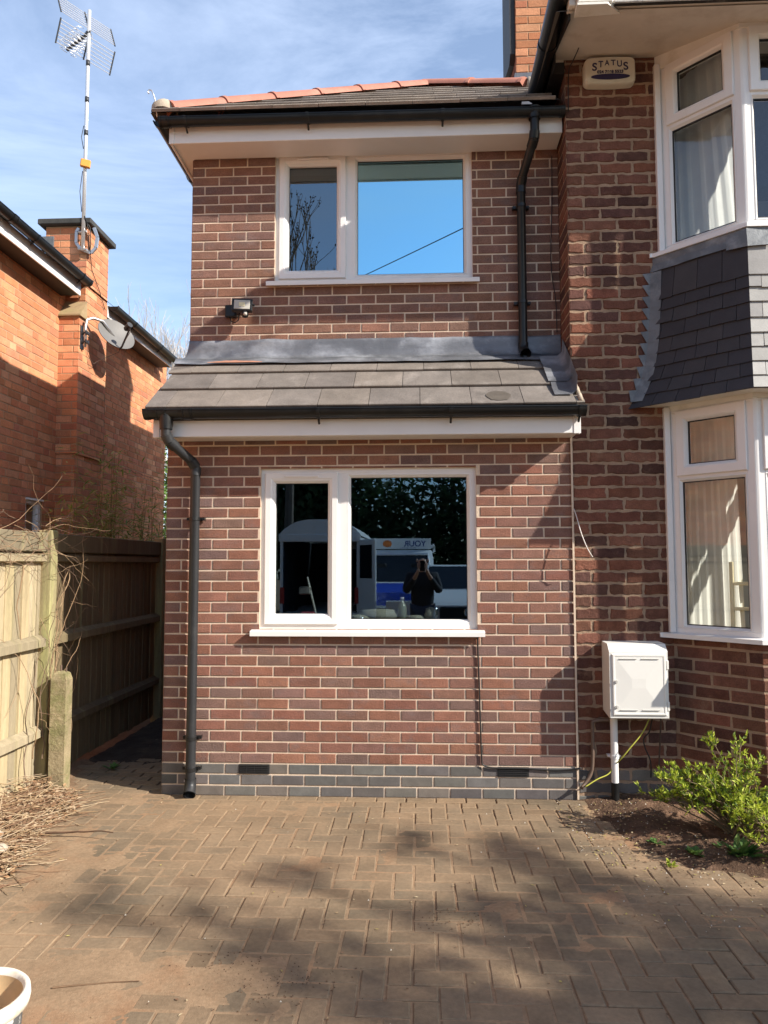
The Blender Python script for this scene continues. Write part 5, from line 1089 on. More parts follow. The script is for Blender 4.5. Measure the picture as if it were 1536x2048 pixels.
cable('earth_cable', 'yellow and green earth cable hanging under the meter box', [(1.56, 5.10, .59), (1.50, 5.08, .48), (1.40, 5.06, .37), (1.345, 5.07, .30), (1.315, 5.12, .245), (1.27, 5.11, .19), (1.19, 5.09, .16), (1.105, 5.07, .115)], .0042, M['yellow_green'])
cable('dark_cable', 'thin dark cable zigzagging down from the meter box', [(1.575, 5.10, .59), (1.57, 5.13, .52), (1.56, 5.15, .46), (1.525, 5.15, .42), (1.53, 5.15, .36), (1.565, 5.15, .27), (1.565, 5.15, .16)], .005, M['cable_black'])
cable('brown_cable', 'thin brown cable dropping straight beside the meter box corner', [(1.635, 5.12, .60), (1.636, 5.15, .45), (1.627, 5.155, .30), (1.62, 5.155, .15)], .006, M['cable_brown'])
cable('black_window_cable', 'black cable running down from the ground floor sill and along the plinth', [(.405, D - .012, 1.105), (.408, D - .010, .95), (.415, D - .010, .70), (.42, D - .010, .45), (.425, D - .010, .265), (.44, D - .012, .222), (.52, D - .012, .205), (.70, D - .012, .205), (.90, D - .012, .196), (1.02, D - .012, .200), (1.10, D - .02, .215)], .0055, M['cable_black'])
cable('white_wire', 'loose off white wire sticking out of the joint between both walls', [(1.088, D, 1.995), (1.098, D - .05, 1.93), (1.115, D - .10, 1.82), (1.145, D - .13, 1.72), (1.175, D - .13, 1.665), (1.185, D - .12, 1.655)], .0035, M['cable_white'])
cable('corner_cable', 'thin black cable hanging in the inner corner of the upper floor', [(1.04, DU - .01, 4.75), (1.035, DU - .012, 4.4), (1.02, DU - .012, 4.0), (1.025, DU - .012, 3.8), (1.05, DU - .012, 3.6), (1.055, DU - .012, 3.36)], .0035, M['cable_black'])
cable('soffit_cable', 'short black cable from the alarm corner up to the painted soffit', [(1.155, 4.98, 5.275), (1.15, 5.02, 5.262), (1.13, 5.12, 5.24), (1.112, D - .012, 5.20), (1.105, D - .012, 4.9)], .004, M['cable_black'])
# floodlight
fl = thing('floodlight', (-1.39, DU, 3.5), 'black security floodlight with motion sensor below the upper window', 'floodlight')
mb = MB(); mb.rbox(-1.492, -1.405, DU - .045, DU, 3.515, 3.612, .008); mb.build('junction_box', M['black_plastic'], fl)
mx = Matrix.Translation((-1.340, DU - .10, 3.580)) @ Matrix.Rotation(R(-12), 4, 'X') @ Matrix.Rotation(R(6), 4, 'Z')
mb = MB(); mb.M = mx; mb.rbox(-.078, .078, -.018, .018, -.052, .052, .005); mb.rings(0, 0, 0, 0, [(0, 0), (0, 0)])
mb.f = mb.f; hd = mb.build('lamp_head', M['black_plastic'], fl)
mb = MB(); mb.M = mx; mb.rbox(-.060, .060, -.0225, -.0175, -.040, .036, .002); mb.build('lens', M['led'], hd)
mb = MB(); mb.M = mx; mb.box(-.022, .022, -.0245, -.0226, -.018, .014); mb.build('led_chip', M['led_chip'], hd)
mb = MB(); mb.tube([(-1.42, DU - .045, 3.56), (-1.40, DU - .085, 3.575)], .012, 8); mb.tube([(-1.268, DU - .10, 3.585), (-1.248, DU - .10, 3.58)], .010, 8); mb.build('bracket_arm', M['black_plastic'], fl)
mb = MB(); sc_ = Vector((-1.318, DU - .10, 3.512)); mb.lathe([(0, .032), (.022, .026), (.027, .0), (.022, -.022), (0, -.028)], sc_, 14); mb.tube([sc_ + Vector((0, 0, .02)), sc_ + Vector((0, 0, .05))], .010, 8); sn = mb.build('motion_sensor', M['black_plastic'], fl, smooth=True)
mb = MB(); mb.lathe([(0, .014), (.012, .010), (.015, 0), (.012, -.010), (0, -.014)], sc_ + Vector((.006, -.020, -.004)), 12); mb.build('sensor_dome', M['led'], sn, smooth=True)
mb = MB(); mb.tube([(-1.45, DU - .03, 3.515), (-1.44, DU - .04, 3.48), (-1.41, DU - .05, 3.465), (-1.38, DU - .06, 3.48), (-1.365, DU - .08, 3.53)], .0045, 6); mb.build('lamp_cable', M['cable_black'], fl, smooth=True)

# ------------------------------------------------------------------ behind the panes
def curtain(name, label, A, B, z0, z1, m, folds, amp, seed, pinch=0.0):
    rr = random.Random(seed); A, B = Vector(A), Vector(B); d = B - A; n = Vector((-d.y, d.x, 0)).normalized(); mb = MB(); nx, nz = folds * 8, 10; P = []
    ph = [rr.uniform(0, 6.28) for _ in range(4)]
    for j in range(nz + 1):
        v = j / nz
        for i in range(nx + 1):
            u = i / nx; w = math.sin(u * folds * 6.28 + ph[0] + .5 * math.sin(u * 9 + v * 1.5 + ph[1])) + .4 * math.sin(u * folds * 2.7 * 6.28 + ph[2]); uu = u * (1 - pinch * (1 - abs(2 * v - 1)) * .0) * (1 + pinch * (v - .5))
            q = A + d * uu + n * amp * w; P.append((q.x, q.y, z0 + (z1 - z0) * v))
    mb.add(P, [(j * (nx + 1) + i, j * (nx + 1) + i + 1, (j + 1) * (nx + 1) + i + 1, (j + 1) * (nx + 1) + i) for j in range(nz) for i in range(nx)]); return tag(mb.build(name, m, smooth=True), label, 'curtain')
def inb(t, off):
    u = (BB - BA).normalized(); n = Vector((u.y, -u.x, 0)); p = BA + u * t - n * off; return (p.x, p.y, 0)
curtain('drape', 'pale curtain hanging in loose folds behind the upper bay window', inb(.0, .25), inb(.50, .075), 3.86, 5.2, M['curtain'], 5, .0065, 1, -.22)
curtain('net_curtain', 'creamy net curtain behind the lower bay window', inb(.0, .26), inb(.44, .085), 1.16, 2.66, M['net'], 7, .005, 2, -.08)
mb = MB(); A, B = Vector(inb(.385, .062)), Vector(inb(.62, .13)); dv = (B - A).normalized()
st = thing('step_ladder', ((A.x + B.x) / 2, (A.y + B.y) / 2, .18), 'cream wooden step ladder standing inside the lower bay window', 'ladder')
for q in (A, B): mb = MB(); mb.M = Matrix.Translation(q) @ Matrix.Rotation(math.atan2(dv.y, dv.x), 4, 'Z'); mb.rbox(-.013, .013, -.018, .018, .18, 1.62, .004); mb.build('stile', M['pine'], st)
for z in (1.465, 1.30, 1.135, .90, .65): mb = MB(); mb.M = Matrix.Translation(A) @ Matrix.Rotation(math.atan2(dv.y, dv.x), 4, 'Z'); mb.rbox(.013, (B - A).length - .013, -.018, .03, z, z + .022, .003); mb.build('tread', M['pine'], st)
# odds and ends on the inner sill of the lower extension window
mb = MB(); mb.box(GW[0], GW[1], D + .105, D + .245, GW[2] - .03, GW[2] + .055); mb.build('inner_sill', M['plaster'], house)
rg = random.Random(71)
def lump(name, label, cat, c, r, m, s=1.0):
    mb = MB(); mb.lathe([(0, 0), (.8, .05), (1, .35), (.75, .8), (0, 1)], (0, 0, 0), 14); mb.v = [(c[0] + a * r[0] * (1 + .3 * N3(a * 2, b * 2, z * 2 + r[0] * 50)), c[1] + b * r[1], c[2] + z * r[2] * (1 + .3 * N3(a * 2.2, b * 2 + 4, z + r[1] * 70))) for a, b, z in mb.v]; return tag(mb.build(name, m, smooth=True), label, cat)
lump('crumpled_sheet', 'crumpled pale dust sheet on the inner sill of the ground floor window', 'dust sheet', (-.30, D + .19, GW[2] + .055), (.16, .05, .085), M['grey_sack'])
lump('plaster_rubble', 'low heap of plaster rubble at the mullion end of the sill', 'rubble', (-.43, D + .18, GW[2] + .055), (.09, .05, .04), M['grey_sack'])
lump('sponge_block', 'pale round lump of sponge at the fixed pane centre', 'sponge', (.085, D + .19, GW[2] + .055), (.055, .045, .095), M['grey_sack'])
lump('rag', 'grubby flattened rag between the bottle and the sponge', 'rag', (-.03, D + .19, GW[2] + .055), (.08, .05, .035), M['grey_sack'])
bt = thing('bottle', (-.125, D + .19, GW[2] + .055), 'clear bottle standing on the inner sill behind the fixed pane', 'bottle'); mb = MB(); mb.lathe([(0, 0), (.030, 0), (.033, .01), (.033, .085), (.026, .11), (.013, .128), (.012, .145)], (-.125, D + .19, GW[2] + .055), 16); mb.build('body', mat('bottle plastic', (.25, .28, .22), .15, spec=.7), bt, smooth=True)
mb = MB(); mb.tube([(-.125, D + .19, GW[2] + .198), (-.125, D + .19, GW[2] + .216)], .015, 12); mb.build('cap', M['upvc'], bt, smooth=True)
mb = MB(); mb.rbox(-.99, -.72, D + .30, D + .48, GW[2] - .05, GW[2] + .075, .01); mb.rbox(-.90, -.80, D + .36, D + .42, GW[2] + .075, GW[2] + .095, .006); tag(mb.build('tool_box', M['red_plastic']), 'red tool box low behind the opening casement', 'tool box')
mb = MB(); mb.tube([(-.72, D + .25, GW[2] - .1), (-.84, D + .30, GW[2] + .36)], .009, 8); mb.rbox(-.90, -.81, D + .26, D + .33, GW[2] + .23, GW[2] + .29, .01); tag(mb.build('scraper', M['steel']), 'long handled metal scraper leaning behind the casement', 'tool')

# ------------------------------------------------------------------ across the drive, behind the photographer (seen in the panes; shades the drive)
rg = random.Random(81)
EVG = [(.028, .055, .018), (.04, .075, .022), (.055, .10, .03), (.022, .045, .016)]
def evergreen(name, label, base, blobs, trunk_h, n, pal=EVG, l=.30, w=.15, group=None):
    t = thing(name, base, label, 'tree', group); b = Vector(base); tr = MB(); tr.tube([b, b + Vector((.05, 0, trunk_h * .5)), b + Vector((0, .05, trunk_h))], [.2, .15, .06], 8, 0, (.09, .07, .05))
    for (c, r) in blobs: tr.tube([b + Vector((0, 0, trunk_h * .35)), b.lerp(Vector(c), .6) + Vector((0, 0, .4)), Vector(c)], [.07, .05, .02], 6, 0, (.09, .07, .05))
    tr.build('trunk', M['twig'], t); cr = MB(); tot = sum(r[0] * r[1] * r[2] for _, r in blobs)
    for (c, r) in blobs: leaf_mass(cr, c, r, int(n * r[0] * r[1] * r[2] / tot) + 200, l, w, pal, rg, .45)
    cr.build('crown', M['leaf'], t); return t
evergreen('evergreen_tree', 'broad dark evergreen tree across the road mirrored in the ground floor window', (-4.2, -15.2, 0), [((-6.8, -15.2, 2.6), (2.2, 1.6, 2.5)), ((-4.2, -15.4, 3.6), (2.2, 1.8, 3.0)), ((-2.0, -15.2, 2.8), (2.0, 1.6, 2.7)), ((-3.5, -15, 5.2), (1.8, 1.5, 1.8))], 5, 15000)
evergreen('evergreen_tree', 'dark evergreen hedge tree behind the vans mirrored at the fixed pane', (1.2, -15.5, 0), [((.4, -15.2, 2.6), (1.8, 1.5, 2.6)), ((2.6, -15.4, 3.2), (2.2, 1.6, 3.1)), ((5.2, -15.2, 2.8), (2.2, 1.6, 2.8)), ((8.4, -15.2, 2.8), (2.6, 1.6, 2.8))], 5, 12000)
evergreen('conifer', 'tall pointed conifer whose tip shows in the corner of the upper window', (2.7, -12.6, 0), [((2.7, -12.6, 2.5), (1.7, 1.7, 2.3)), ((2.7, -12.6, 5.2), (1.5, 1.5, 2.2)), ((2.65, -12.6, 8.0), (1.15, 1.15, 2.2)), ((2.6, -12.6, 10.3), (.75, .75, 1.7)), ((2.6, -12.6, 11.7), (.35, .35, 1.0))], 11, 9000, l=.13, w=.05)
t = thing('garden_tree', (-3.25, -7.4, 0), 'bare garden tree with small buds mirrored in the upper casement', 'tree'); tr = MB(); cr = MB(); ends = []
BK = (.10, .075, .055)
tr.tube([(-3.25, -7.4, 0), (-3.2, -7.4, 3), (-3.15, -7.4, 6.0)], [.14, .11, .07], 8, 0, BK); tr.build('trunk', M['bark'], t)
for k in range(6): branch_tree(cr, (-3.17, -7.4, 5.2 + .25 * k), (rg.uniform(-.35, .42), rg.uniform(-.4, .4), 1), 2.5, .045, 3, rg, BK, ends, spread=.33, up=.35, k=3, shrink=.66)
for p, d in ends:
    for q in range(3): cr.leaf(p - d * rg.uniform(0, .3), d + Vector((rg.gauss(0, .7), rg.gauss(0, .7), rg.gauss(0, .5))), Vector((0, 0, 1)), rg.uniform(.06, .11), .05, 0, (.08, .06, .035))
cr.build('crown', M['twig'], t)
# the loose tree to the right of the drive whose shade falls on the paving
t = thing('shade_tree', (10.2, -2.6, 0), 'loose crowned tree beside the drive casting soft broken shade', 'tree'); tr = MB(); cr = MB(); lf = MB(); ends = []
SHX = lambda w, u: Vector((math.sin(SUN_AZ) * w + math.cos(SUN_AZ) * u, -math.cos(SUN_AZ) * w + math.sin(SUN_AZ) * u, 0))
TW_, TU = 10.5, 2.1
tb = SHX(TW_, TU); t.location = tb; tr.tube([tb, tb + Vector((.1, .1, 2.0)), tb + Vector((.05, .2, 3.6)), tb + Vector((0, .2, 5.2))], [.22, .18, .14, .08], 8, 0, BK)
# crown laid out by where its shade has to fall: ground spots (x, y) with radius, density
SPOTS = [(1.9, 2.7, .75, 430), (1.25, 2.95, .5, 300), (.75, 2.7, .42, 210), (1.55, 3.35, .42, 190), (2.5, 3.3, .5, 190), (.8, 3.22, .32, 110), (.45, 4.28, .20, 40), (.62, 4.18, .18, 30), (-.06, 4.39, .16, 18), (.26, 3.52, .26, 66), (.55, 3.55, .2, 36), (.79, 3.89, .26, 56),
         (-.66, 3.88, .20, 34), (-1.08, 3.50, .16, 18), (-1.62, 3.53, .16, 16), (-.68, 3.25, .22, 36), (-.25, 3.12, .24, 46), (-.38, 2.84, .24, 44), (.11, 2.88, .30, 70), (1.1, 3.68, .22, 50), (.45, 2.5, .5, 200), (2.6, 2.4, .9, 380)]
for (gx, gy, rr_, n) in SPOTS:
    d_ = TW_ + rg.uniform(-.6, .6) - (gx * math.sin(SUN_AZ) - gy * math.cos(SUN_AZ)); c = Vector((gx, gy, 0)) + Vector((SUN.x, SUN.y, SUN.z)) * (d_ / math.cos(SUN_EL))
    st_ = tb + Vector((0, .15, min(5.0, max(2.2, c.z - 1.4)))); tr.tube([st_, st_.lerp(c, .5) + Vector((0, 0, .12)), c], [.055, .035, .012], 6, 0, BK)
    side = Vector((math.cos(SUN_AZ), math.sin(SUN_AZ), 0)); vert = side.cross(SUN)
    for q in range(max(3, n // 14)):
        e = c + side * rg.gauss(0, rr_ * .5) + vert * rg.gauss(0, rr_ * .28) + SUN * rg.gauss(0, .35); tr.tube([c.lerp(st_, .12), c.lerp(e, .6) + Vector((0, 0, .05)), e], [.012, .008, .004], 4, 0, BK, caps=False)
    for q in range(n):
        p = c + side * rg.gauss(0, rr_ * .55) + vert * rg.gauss(0, rr_ * .30) + SUN * rg.gauss(0, .4)
        lf.leaf(p, Vector((rg.gauss(0, 1), rg.gauss(0, 1), rg.gauss(0, .6))), Vector((rg.gauss(0, 1), rg.gauss(0, 1), rg.gauss(0, 1))), rg.uniform(.10, .18), .085, 0, rg.choice(EVG))
tr.build('trunk', M['bark'], t); lf.build('crown', M['leaf'], t)
# overhead wire
pl = thing('telegraph_pole', (-6.3, -12.0, 0), 'tall timber telegraph pole across the road', 'pole'); mb = MB(); mb.tube([(-6.3, -12, 0), (-6.3, -12, 9.15)], [.14, .10], 12, 0, (.12, .085, .06)); mb.build('shaft', M['twig'], pl); mb = MB(); mb.rbox(-6.9, -5.7, -12.06, -11.94, 8.75, 8.87, .01, 0, (.12, .085, .06)); mb.build('cross_arm', M['twig'], pl)
A, B = Vector((-6.3, -12, 9.0)), Vector((3.4, 4.75, 6.05)); mb = MB(); mb.tube([A.lerp(B, k / 16) - Vector((0, 0, .10 * math.sin(math.pi * k / 16))) for k in range(17)], .0085, 6)
tag(mb.build('overhead_wire', M['cable_black'], smooth=True), 'single telephone wire crossing the sky in the upper window reflection', 'wire')

# vehicles
def wheel(parent, x, y, r, w, sx):
    mb = MB(); mb.M = Matrix.Translation((x, y, r)) @ Matrix.Rotation(R(90), 4, 'Y'); mb.lathe([(r * .62, -w / 2), (r * .93, -w / 2), (r, -w * .3), (r, w * .3), (r * .93, w / 2), (r * .62, w / 2)], (0, 0, 0), 28); wh = mb.build('wheel', M['tyre'], parent, auto=40)
    mb = MB(); mb.M = Matrix.Translation((x + sx * w * .38, y, r)) @ Matrix.Rotation(R(90 * sx), 4, 'Y'); mb.lathe([(0, .03), (r * .18, .03), (r * .25, .0), (r * .58, .0), (r * .64, .02)], (0, 0, 0), 20); mb.build('rim', M['alu'], wh, auto=40)
def skin_body(profile, x0, x1, tuck):
    """vehicle shell: side outline (y, z) swept across the width, sides tucked in towards the roof"""
    mb = MB(); n = len(profile); xs = [-1, -.94, -.6, 0, .6, .94, 1]; P = []
    xc, hw = (x0 + x1) / 2, (x1 - x0) / 2; zt = max(p[1] for p in profile)
    for a in xs:
        for (y, z) in profile:
            e = .0 if abs(a) < .95 else .035; cy = sum(p[0] for p in profile) / n; cz = sum(p[1] for p in profile) / n
            k = 1 - tuck * max(0, (z - .9) / (zt - .9)); P.append((xc + a * hw * k, y + (cy - y) * e * .4, z + (cz - z) * e))
    F = [(i * n + j, i * n + (j + 1) % n, (i + 1) * n + (j + 1) % n, (i + 1) * n + j) for i in range(len(xs) - 1) for j in range(n)] + [list(range(n))[::-1], list(range((len(xs) - 1) * n, len(xs) * n))]
    mb.add(P, F); return mb
# white car nose-on to the house, right of the photographer
def car():
    t = thing('parked_car', (.86, -4.6, 0), 'white car parked nose towards the house with a round badge on the grille', 'car'); x0, x1 = -.06, 1.78; yf = -2.62
    pr = [(yf, .30), (yf + .02, .55), (yf - .04, .86), (yf - .25, 1.0), (yf - 1.05, 1.10), (yf - 1.75, 1.56), (yf - 3.3, 1.58), (yf - 4.1, 1.15), (yf - 4.2, .5), (yf - 4.1, .28)]
    skin_body(pr, x0, x1, .16).build('body', M['white_paint'], t, auto=35)
    mb = MB(); mb.add([(x0 + .16, yf - 1.08, 1.135), (x1 - .16, yf - 1.08, 1.135), (x1 - .27, yf - 1.70, 1.55), (x0 + .27, yf - 1.70, 1.55)], [(0, 1, 2, 3)]); mb.build('windscreen', M['dark_glass'], t)
    mb = MB(); mb.rbox(x0 + .08, x1 - .08, yf - .03, yf + .035, .26, .60, .02); mb.rbox(x0 + .42, x1 - .42, yf - .04, yf + .045, .62, .84, .02); mb.build('bumper_grille', M['black_plastic'], t)
    for x in (x0 + .22, x1 - .22): mb = MB(); mb.rbox(x - .17, x + .17, yf - .06, yf + .02, .66, .83, .03); mb.build('headlight', M['chrome'], t)
    mb = MB(); c = ((x0 + x1) / 2, yf + .052, .745); mb.tube([(c[0] + .062 * math.cos(2 * math.pi * k / 32), c[1], c[2] + .062 * math.sin(2 * math.pi * k / 32)) for k in range(33)], .006, 6)
    for P in ([(-.030, .044), (-.012, .004), (0, .030), (.012, .004), (.030, .044)], [(-.052, .022), (-.026, -.048), (0, -.006), (.026, -.048), (.052, .022)]): mb.tube([(c[0] + a, c[1], c[2] + b) for a, b in P], .0055, 6)
    mb.build('badge', M['chrome'], t)
    for x, sx in ((x0 + .1, -1), (x1 - .1, 1)):
        for y in (yf - .85, yf - 3.35): wheel(t, x, y, .31, .2, sx)
        mb = MB(); mb.rbox(x + sx * .05, x + sx * .26, yf - 1.35, yf - 1.22, 1.02, 1.16, .02); mb.build('mirror', M['white_paint'], t)
    mb = MB(); mb.rbox((x0 + x1) / 2 - .26, (x0 + x1) / 2 + .26, yf + .036, yf + .046, .42, .53, .004); mb.build('number_plate', M['upvc'], t)
car()
def sign_text(mb, txt, c, size, bold=.0):
    V, F = letters(txt, size, bold); mb.add([(c[0] - v[0], c[1] + .001 + v[2], c[2] + v[1]) for v in V], F)   # faces +Y, towards the house
def white_van():
    t = thing('work_van', (-.55, -8.2, 0), 'white van with a roof board and blue bonnet facing the house between the other vehicles', 'van'); x0, x1 = -1.42, .42; yf = -6.4
    pr = [(yf, .30), (yf + .02, .62), (yf - .06, .92), (yf - .75, 1.12), (yf - 1.35, 1.86), (yf - 1.6, 1.95), (yf - 4.4, 1.96), (yf - 4.5, 1.7), (yf - 4.5, .35)]
    skin_body(pr, x0, x1, .10).build('body', M['white_paint'], t, auto=35)
    mb = MB(); mb.add([(x0 + .06, yf + .004, .62), (x1 - .06, yf + .004, .62), (x1 - .06, yf - .04, .93), (x1 - .10, yf - .72, 1.125), (x0 + .10, yf - .72, 1.125), (x0 + .06, yf - .04, .93)], [(0, 1, 2, 5), (5, 2, 3, 4)]); mb.v = [(a, b + .012, c + .012) for a, b, c in mb.v]; mb.build('bonnet', M['blue_paint'], t)
    mb = MB(); mb.add([(x0 + .13, yf - .765, 1.17), (x1 - .13, yf - .765, 1.17), (x1 - .2, yf - 1.31, 1.835), (x0 + .2, yf - 1.31, 1.835)], [(0, 1, 2, 3)]); mb.build('windscreen', M['dark_glass'], t)
    mb = MB(); mb.tube([(x0 + .13, yf - .75, 1.17), (x0 + .2, yf - 1.29, 1.835), (x1 - .2, yf - 1.29, 1.835), (x1 - .13, yf - .75, 1.17)], .035, 8); mb.build('screen_frame', M['alu'], t)
    for x in (x0 + .5, x1 - .5): mb = MB(); mb.rbox(x - .13, x + .13, yf - 1.12, yf - 1.04, 1.42, 1.62, .03); mb.build('headrest', M['black_plastic'], t)
    for x in (x0 + .2, x1 - .2): mb = MB(); mb.rbox(x - .14, x + .14, yf - .03, yf + .04, .68, .86, .03); mb.build('headlight', M['chrome'], t)
    mb = MB(); mb.rbox(x0 + .05, x1 - .05, yf - .03, yf + .05, .28, .58, .03); mb.build('bumper', M['black_plastic'], t)
    for x, sx in ((x0 + .1, -1), (x1 - .1, 1)):
        for y in (yf - .85, yf - 3.6): wheel(t, x, y, .32, .2, sx)
    rb = MB(); rb.rbox(x0 - .28, x1 - .12, yf - 1.62, yf - 1.585, 1.97, 2.24, .006); rbo = rb.build('roof_board', M['upvc'], t)
    mb = MB(); sign_text(mb, 'YOUR', (x1 - .52, yf - 1.584, 2.04), .20, .006); sign_text(mb, 'CO', (x0 + .10, yf - 1.584, 2.04), .20, .006); sign_text(mb, 'MAKING & FITTING', (x1 - .7, yf - 1.584, 1.985), .045); mb.build('board_lettering', M['sign_blue'], rbo)
    mb = MB(); mb.lathe([(.0, 0), (.09, 0), (.09, .003), (0, .003)], (0, 0, 0), 18); mb.v = [(x0 + .62 + a * 1.3, yf - 1.582 + z, 2.105 + b) for a, b, z in mb.v]; mb.build('board_emblem', M['orange_paint'], rbo)
    rr_ = MB()
    for y in (yf - 1.7, yf - 2.9, yf - 4.0): rr_.tube([(x0 + .02, y, 1.90), (x0 + .02, y, 2.06), (x1 - .02, y, 2.06), (x1 - .02, y, 1.90)], .018, 8)
    for x in (x0 + .05, x1 - .05): rr_.tube([(x, yf - 1.62, 2.09), (x, yf - 4.3, 2.09)], .016, 8)
    rr_.build('roof_rack', M['alu'], t)
white_van()
def box_van():
    t = thing('box_van', (-2.2, -8.2, 0), 'tall van with a white ribbed roof seen from its open dark load bay', 'van'); x0, x1 = -3.0, -1.28; y1, y0 = -5.2, -9.4
    sh = MB(); sh.rbox(x0, x0 + .06, y0, y1, .35, 2.2, .01); sh.rbox(x1 - .06, x1, y0, y1, .35, 2.2, .01); sh.rbox(x0 + .06, x1 - .06, y0, y1, .45, .55, .01); sh.rbox(x0 + .06, x1 - .06, y0, y0 + .08, .55, 2.2, .01); sh.build('body', M['white_paint'], t)
    rf_ = MB(); n = 14; P = []
    ys = [y0 + (y1 - y0) * k / 42 for k in range(43)]
    for k, y in enumerate(ys):
        rb_ = .025 if (k // 2) % 2 else 0
        for j in range(n + 1): a = -1 + 2 * j / n; P.append(((x0 + x1) / 2 + a * (x1 - x0 + .08) / 2, y, 2.20 + .34 * (1 - abs(a) ** 3.2) + rb_))
    rf_.add(P, [(k * (n + 1) + j, k * (n + 1) + j + 1, (k + 1) * (n + 1) + j + 1, (k + 1) * (n + 1) + j) for k in range(42) for j in range(n)]); rf_.rbox(x0 - .03, x1 + .03, y1 - .03, y1 + .02, 2.08, 2.24, .01)
    rf_.add([P[42 * (n + 1) + j] for j in range(n + 1)], [list(range(n + 1))]); rf_.build('roof', M['white_paint'], t, auto=30)
    ln = MB(); ln.box(x0 + .061, x0 + .08, y0 + .1, y1 - .05, .56, 2.15); ln.box(x1 - .08, x1 - .061, y0 + .1, y1 - .05, .56, 2.15); ln.box(x0 + .08, x1 - .08, y0 + .081, y0 + .1, .56, 2.15); ln.build('load_lining', M['dark_cloth'], t)
    d = MB(); d.M = Matrix.Translation((x1, y1, 0)) @ Matrix.Rotation(R(62), 4, 'Z'); d.rbox(0, .82, -.03, .03, .5, 2.12, .02); do = d.build('door', M['white_paint'], t); g = MB(); g.M = d.M; g.rbox(.10, .72, .030, .036, 1.3, 2.0, .003); g.build('door_window', M['dark_glass'], do)
    for x, sx in ((x0 + .1, -1), (x1 - .1, 1)):
        for y in (y1 - .9, y0 + .8): wheel(t, x, y, .34, .22, sx)
    for x in (x0 + .05, x1 - .05): mb = MB(); mb.rbox(x - .05, x + .05, y1 - .01, y1 + .02, .75, 1.1, .01); mb.build('tail_light', M['red_plastic'], t)
box_van()
mb = MB(); mb.rbox(-.62, -.10, -3.6, -3.2, .62, .64, .004)
for (a, b, c, d) in ((-.62, -.60, -3.6, -3.2), (-.12, -.10, -3.6, -3.2)): mb.rbox(a, b, c, d, .64, .90, .004)
mb.rbox(-.60, -.12, -3.6, -3.58, .64, .90, .004); mb.rbox(-.60, -.12, -3.22, -3.2, .64, .90, .004); tag(mb.build('storage_tub', M['upvc']), 'open white storage tub on the trestle beside the photographer', 'tub')
tt = thing('work_trestle', (-.36, -3.4, 0), 'plain timber trestle carrying the white tub', 'trestle'); mb = MB(); mb.rbox(-.72, 0, -3.66, -3.14, .585, .62, .004, 0, (.3, .2, .1)); mb.build('top', M['twig'], tt)
for x in (-.68, -.04):
    for y in (-3.6, -3.2): mb = MB(); mb.rbox(x - .025, x + .025, y - .025, y + .025, 0, .585, .004, 0, (.3, .2, .1)); mb.build('leg', M['twig'], tt)

# ------------------------------------------------------------------ the photographer, seen only as a reflection
def skin_obj(name, verts, edges, radii, m, parent, lvl=2):
    me = bpy.data.meshes.new(name); c = sum((Vector(v) for v in verts), Vector()) / len(verts); me.from_pydata([Vector(v) - c for v in verts], edges, []); o = bpy.data.objects.new(name, me); COL.objects.link(o)
    sk = o.modifiers.new('skin', 'SKIN'); sk.use_smooth_shade = True
    for i, r_ in enumerate(radii): d = me.skin_vertices[0].data[i]; d.radius = (r_, r_) if not isinstance(r_, tuple) else r_; d.use_root = i == 0
    ss = o.modifiers.new('sub', 'SUBSURF'); ss.levels = lvl; ss.render_levels = lvl; me.materials.append(m)
    dg = bpy.context.evaluated_depsgraph_get(); bpy.context.view_layer.update(); m2 = bpy.data.meshes.new_from_object(o.evaluated_get(dg)); o.modifiers.clear(); o.data = m2
    if len(m2.materials) == 0: m2.materials.append(m)
    m2.polygons.foreach_set('use_smooth', [True] * len(m2.polygons))
    if parent is None: o.location = c
    else: o.parent = parent; o.location = c - wl(parent)
    return o
px, py = .05, -.42
pe = thing('person', (px, py, 0), 'bald man in dark clothes holding up a phone with both hands on the drive', 'person')
# body: skin-coloured continuous figure; clothing over it. faces the house (+Y)
V = [(px, py, .98), (px, py + .01, 1.15), (px, py + .02, 1.34), (px, py + .01, 1.46), (px, py + .03, 1.53),            # pelvis, waist, chest, neck base, neck
     (px - .19, py, 1.42), (px - .25, py + .10, 1.19), (px - .09, py + .30, 1.44), (px - .055, py + .345, 1.535),     # left shoulder, elbow, wrist, palm
     (px + .19, py, 1.42), (px + .25, py + .10, 1.19), (px + .09, py + .30, 1.44), (px + .055, py + .345, 1.535),
     (px - .10, py, .92), (px - .11, py + .03, .50), (px - .12, py - .01, .09), (px - .13, py + .13, .045),
     (px + .10, py, .92), (px + .11, py + .03, .50), (px + .12, py - .01, .09), (px + .13, py + .13, .045),
     (px, py + .045, 1.60), (px, py + .05, 1.69)]
Ed = [(0, 1), (1, 2), (2, 3), (3, 4), (2, 5), (5, 6), (6, 7), (7, 8), (2, 9), (9, 10), (10, 11), (11, 12), (0, 13), (13, 14), (14, 15), (15, 16), (0, 17), (17, 18), (18, 19), (19, 20), (4, 21), (21, 22)]
Rr = [(.155, .115), (.15, .11), (.17, .12), (.085, .075), .056, .068, .048, .030, (.036, .020), .068, .048, .030, (.036, .020), .085, .06, .042, .034, .085, .06, .042, .034, (.072, .085), (.070, .085)]
body = skin_obj('body', V, Ed, Rr, M['skin'], pe)
hd = Vector((px, py + .052, 1.655))
mb = MB()
for sx in (-1, 1): mb.lathe([(0, -.03), (.014, -.022), (.018, 0), (.013, .02), (0, .028)], hd + Vector((sx * .080, -.005, 0)), 8)
mb.build('ear', M['skin'], pe, smooth=True)
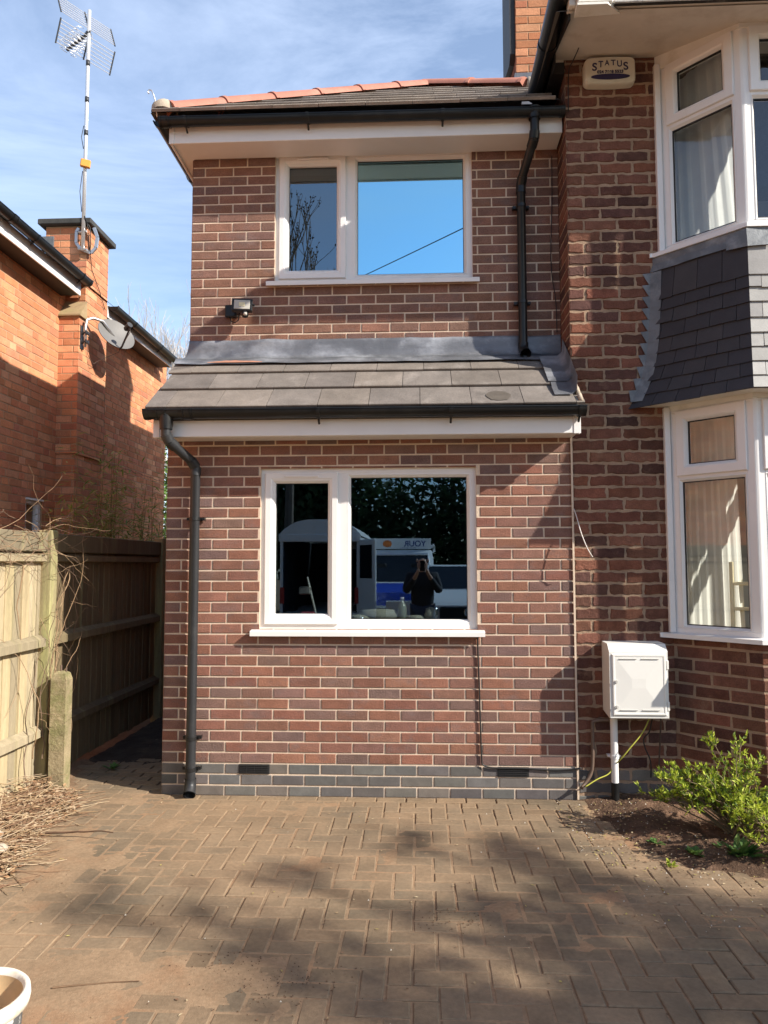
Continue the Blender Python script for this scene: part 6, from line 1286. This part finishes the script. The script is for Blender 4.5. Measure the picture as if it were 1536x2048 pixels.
mb = MB(); mb.add([hd + Vector(q) for q in ((-.012, .082, .015), (.012, .082, .015), (.018, .085, -.03), (-.018, .085, -.03), (0, .112, -.026))], [(0, 1, 4), (1, 2, 4), (2, 3, 4), (3, 0, 4)]); mb.build('nose', M['skin'], pe, smooth=True)
mb = MB(); mb.rbox(hd.x - .026, hd.x + .026, hd.y + .070, hd.y + .083, hd.z - .060, hd.z - .052, .003); mb.build('mouth', mat('lips', (.30, .12, .10), .6), pe)
for sx in (-1, 1): mb = MB(); mb.lathe([(0, -.010), (.012, 0), (0, .010)], hd + Vector((sx * .032, .074, .018)), 10); mb.build('eye', M['cable_black'], pe, smooth=True)
for sx in (-1, 1):     # four fingers and a thumb on each side of the phone
    for k in range(4):
        b = Vector((px + sx * .058, py + .352, 1.545 + k * .019)); skin_obj('finger', [b, b + Vector((sx * .014, .030, .004)), b + Vector((sx * -.012, .050, .006)), b + Vector((sx * -.036, .052 - .002 * k, .006))], [(0, 1), (1, 2), (2, 3)], [.009, .0088, .008, .007], M['skin'], pe, 1)
    b = Vector((px + sx * .050, py + .340, 1.535)); skin_obj('thumb', [b, b + Vector((sx * -.006, .000, .030)), b + Vector((sx * -.022, .010, .052))], [(0, 1), (1, 2)], [.011, .010, .008], M['skin'], pe, 1)
# jacket sleeves/torso and trousers follow the body
jk = skin_obj('jacket', [(V[0][0], V[0][1], V[0][2] - .10), V[1], V[2], V[3], V[5], V[6], tuple(Vector(V[6]).lerp(Vector(V[7]), .86)), V[9], V[10], tuple(Vector(V[10]).lerp(Vector(V[11]), .86))], [(0, 1), (1, 2), (2, 3), (2, 4), (4, 5), (5, 6), (2, 7), (7, 8), (8, 9)], [(.19, .145), (.18, .14), (.20, .15), (.10, .09), .085, .062, .046, .085, .062, .046], M['dark_cloth'], pe)
tr_ = skin_obj('trousers', [V[0], V[13], V[14], V[15], V[17], V[18], V[19]], [(0, 1), (1, 2), (2, 3), (0, 4), (4, 5), (5, 6)], [(.165, .125), .102, .078, .062, .102, .078, .062], M['denim'], pe)
for sx in (-1, 1):
    mb = MB(); x = px + sx * .125; mb.rbox(x - .05, x + .05, py - .06, py + .22, 0, .028, .008); mb.rbox(x - .044, x + .044, py - .05, py + .20, .028, .085, .02); mb.build('shoe', M['black_plastic'], pe)
mb = MB(); mb.rbox(px - .037, px + .037, -.040, -.032, 1.50, 1.648, .003); tag(mb.build('phone', M['black_plastic']), 'dark phone held up in both hands by the man', 'phone')
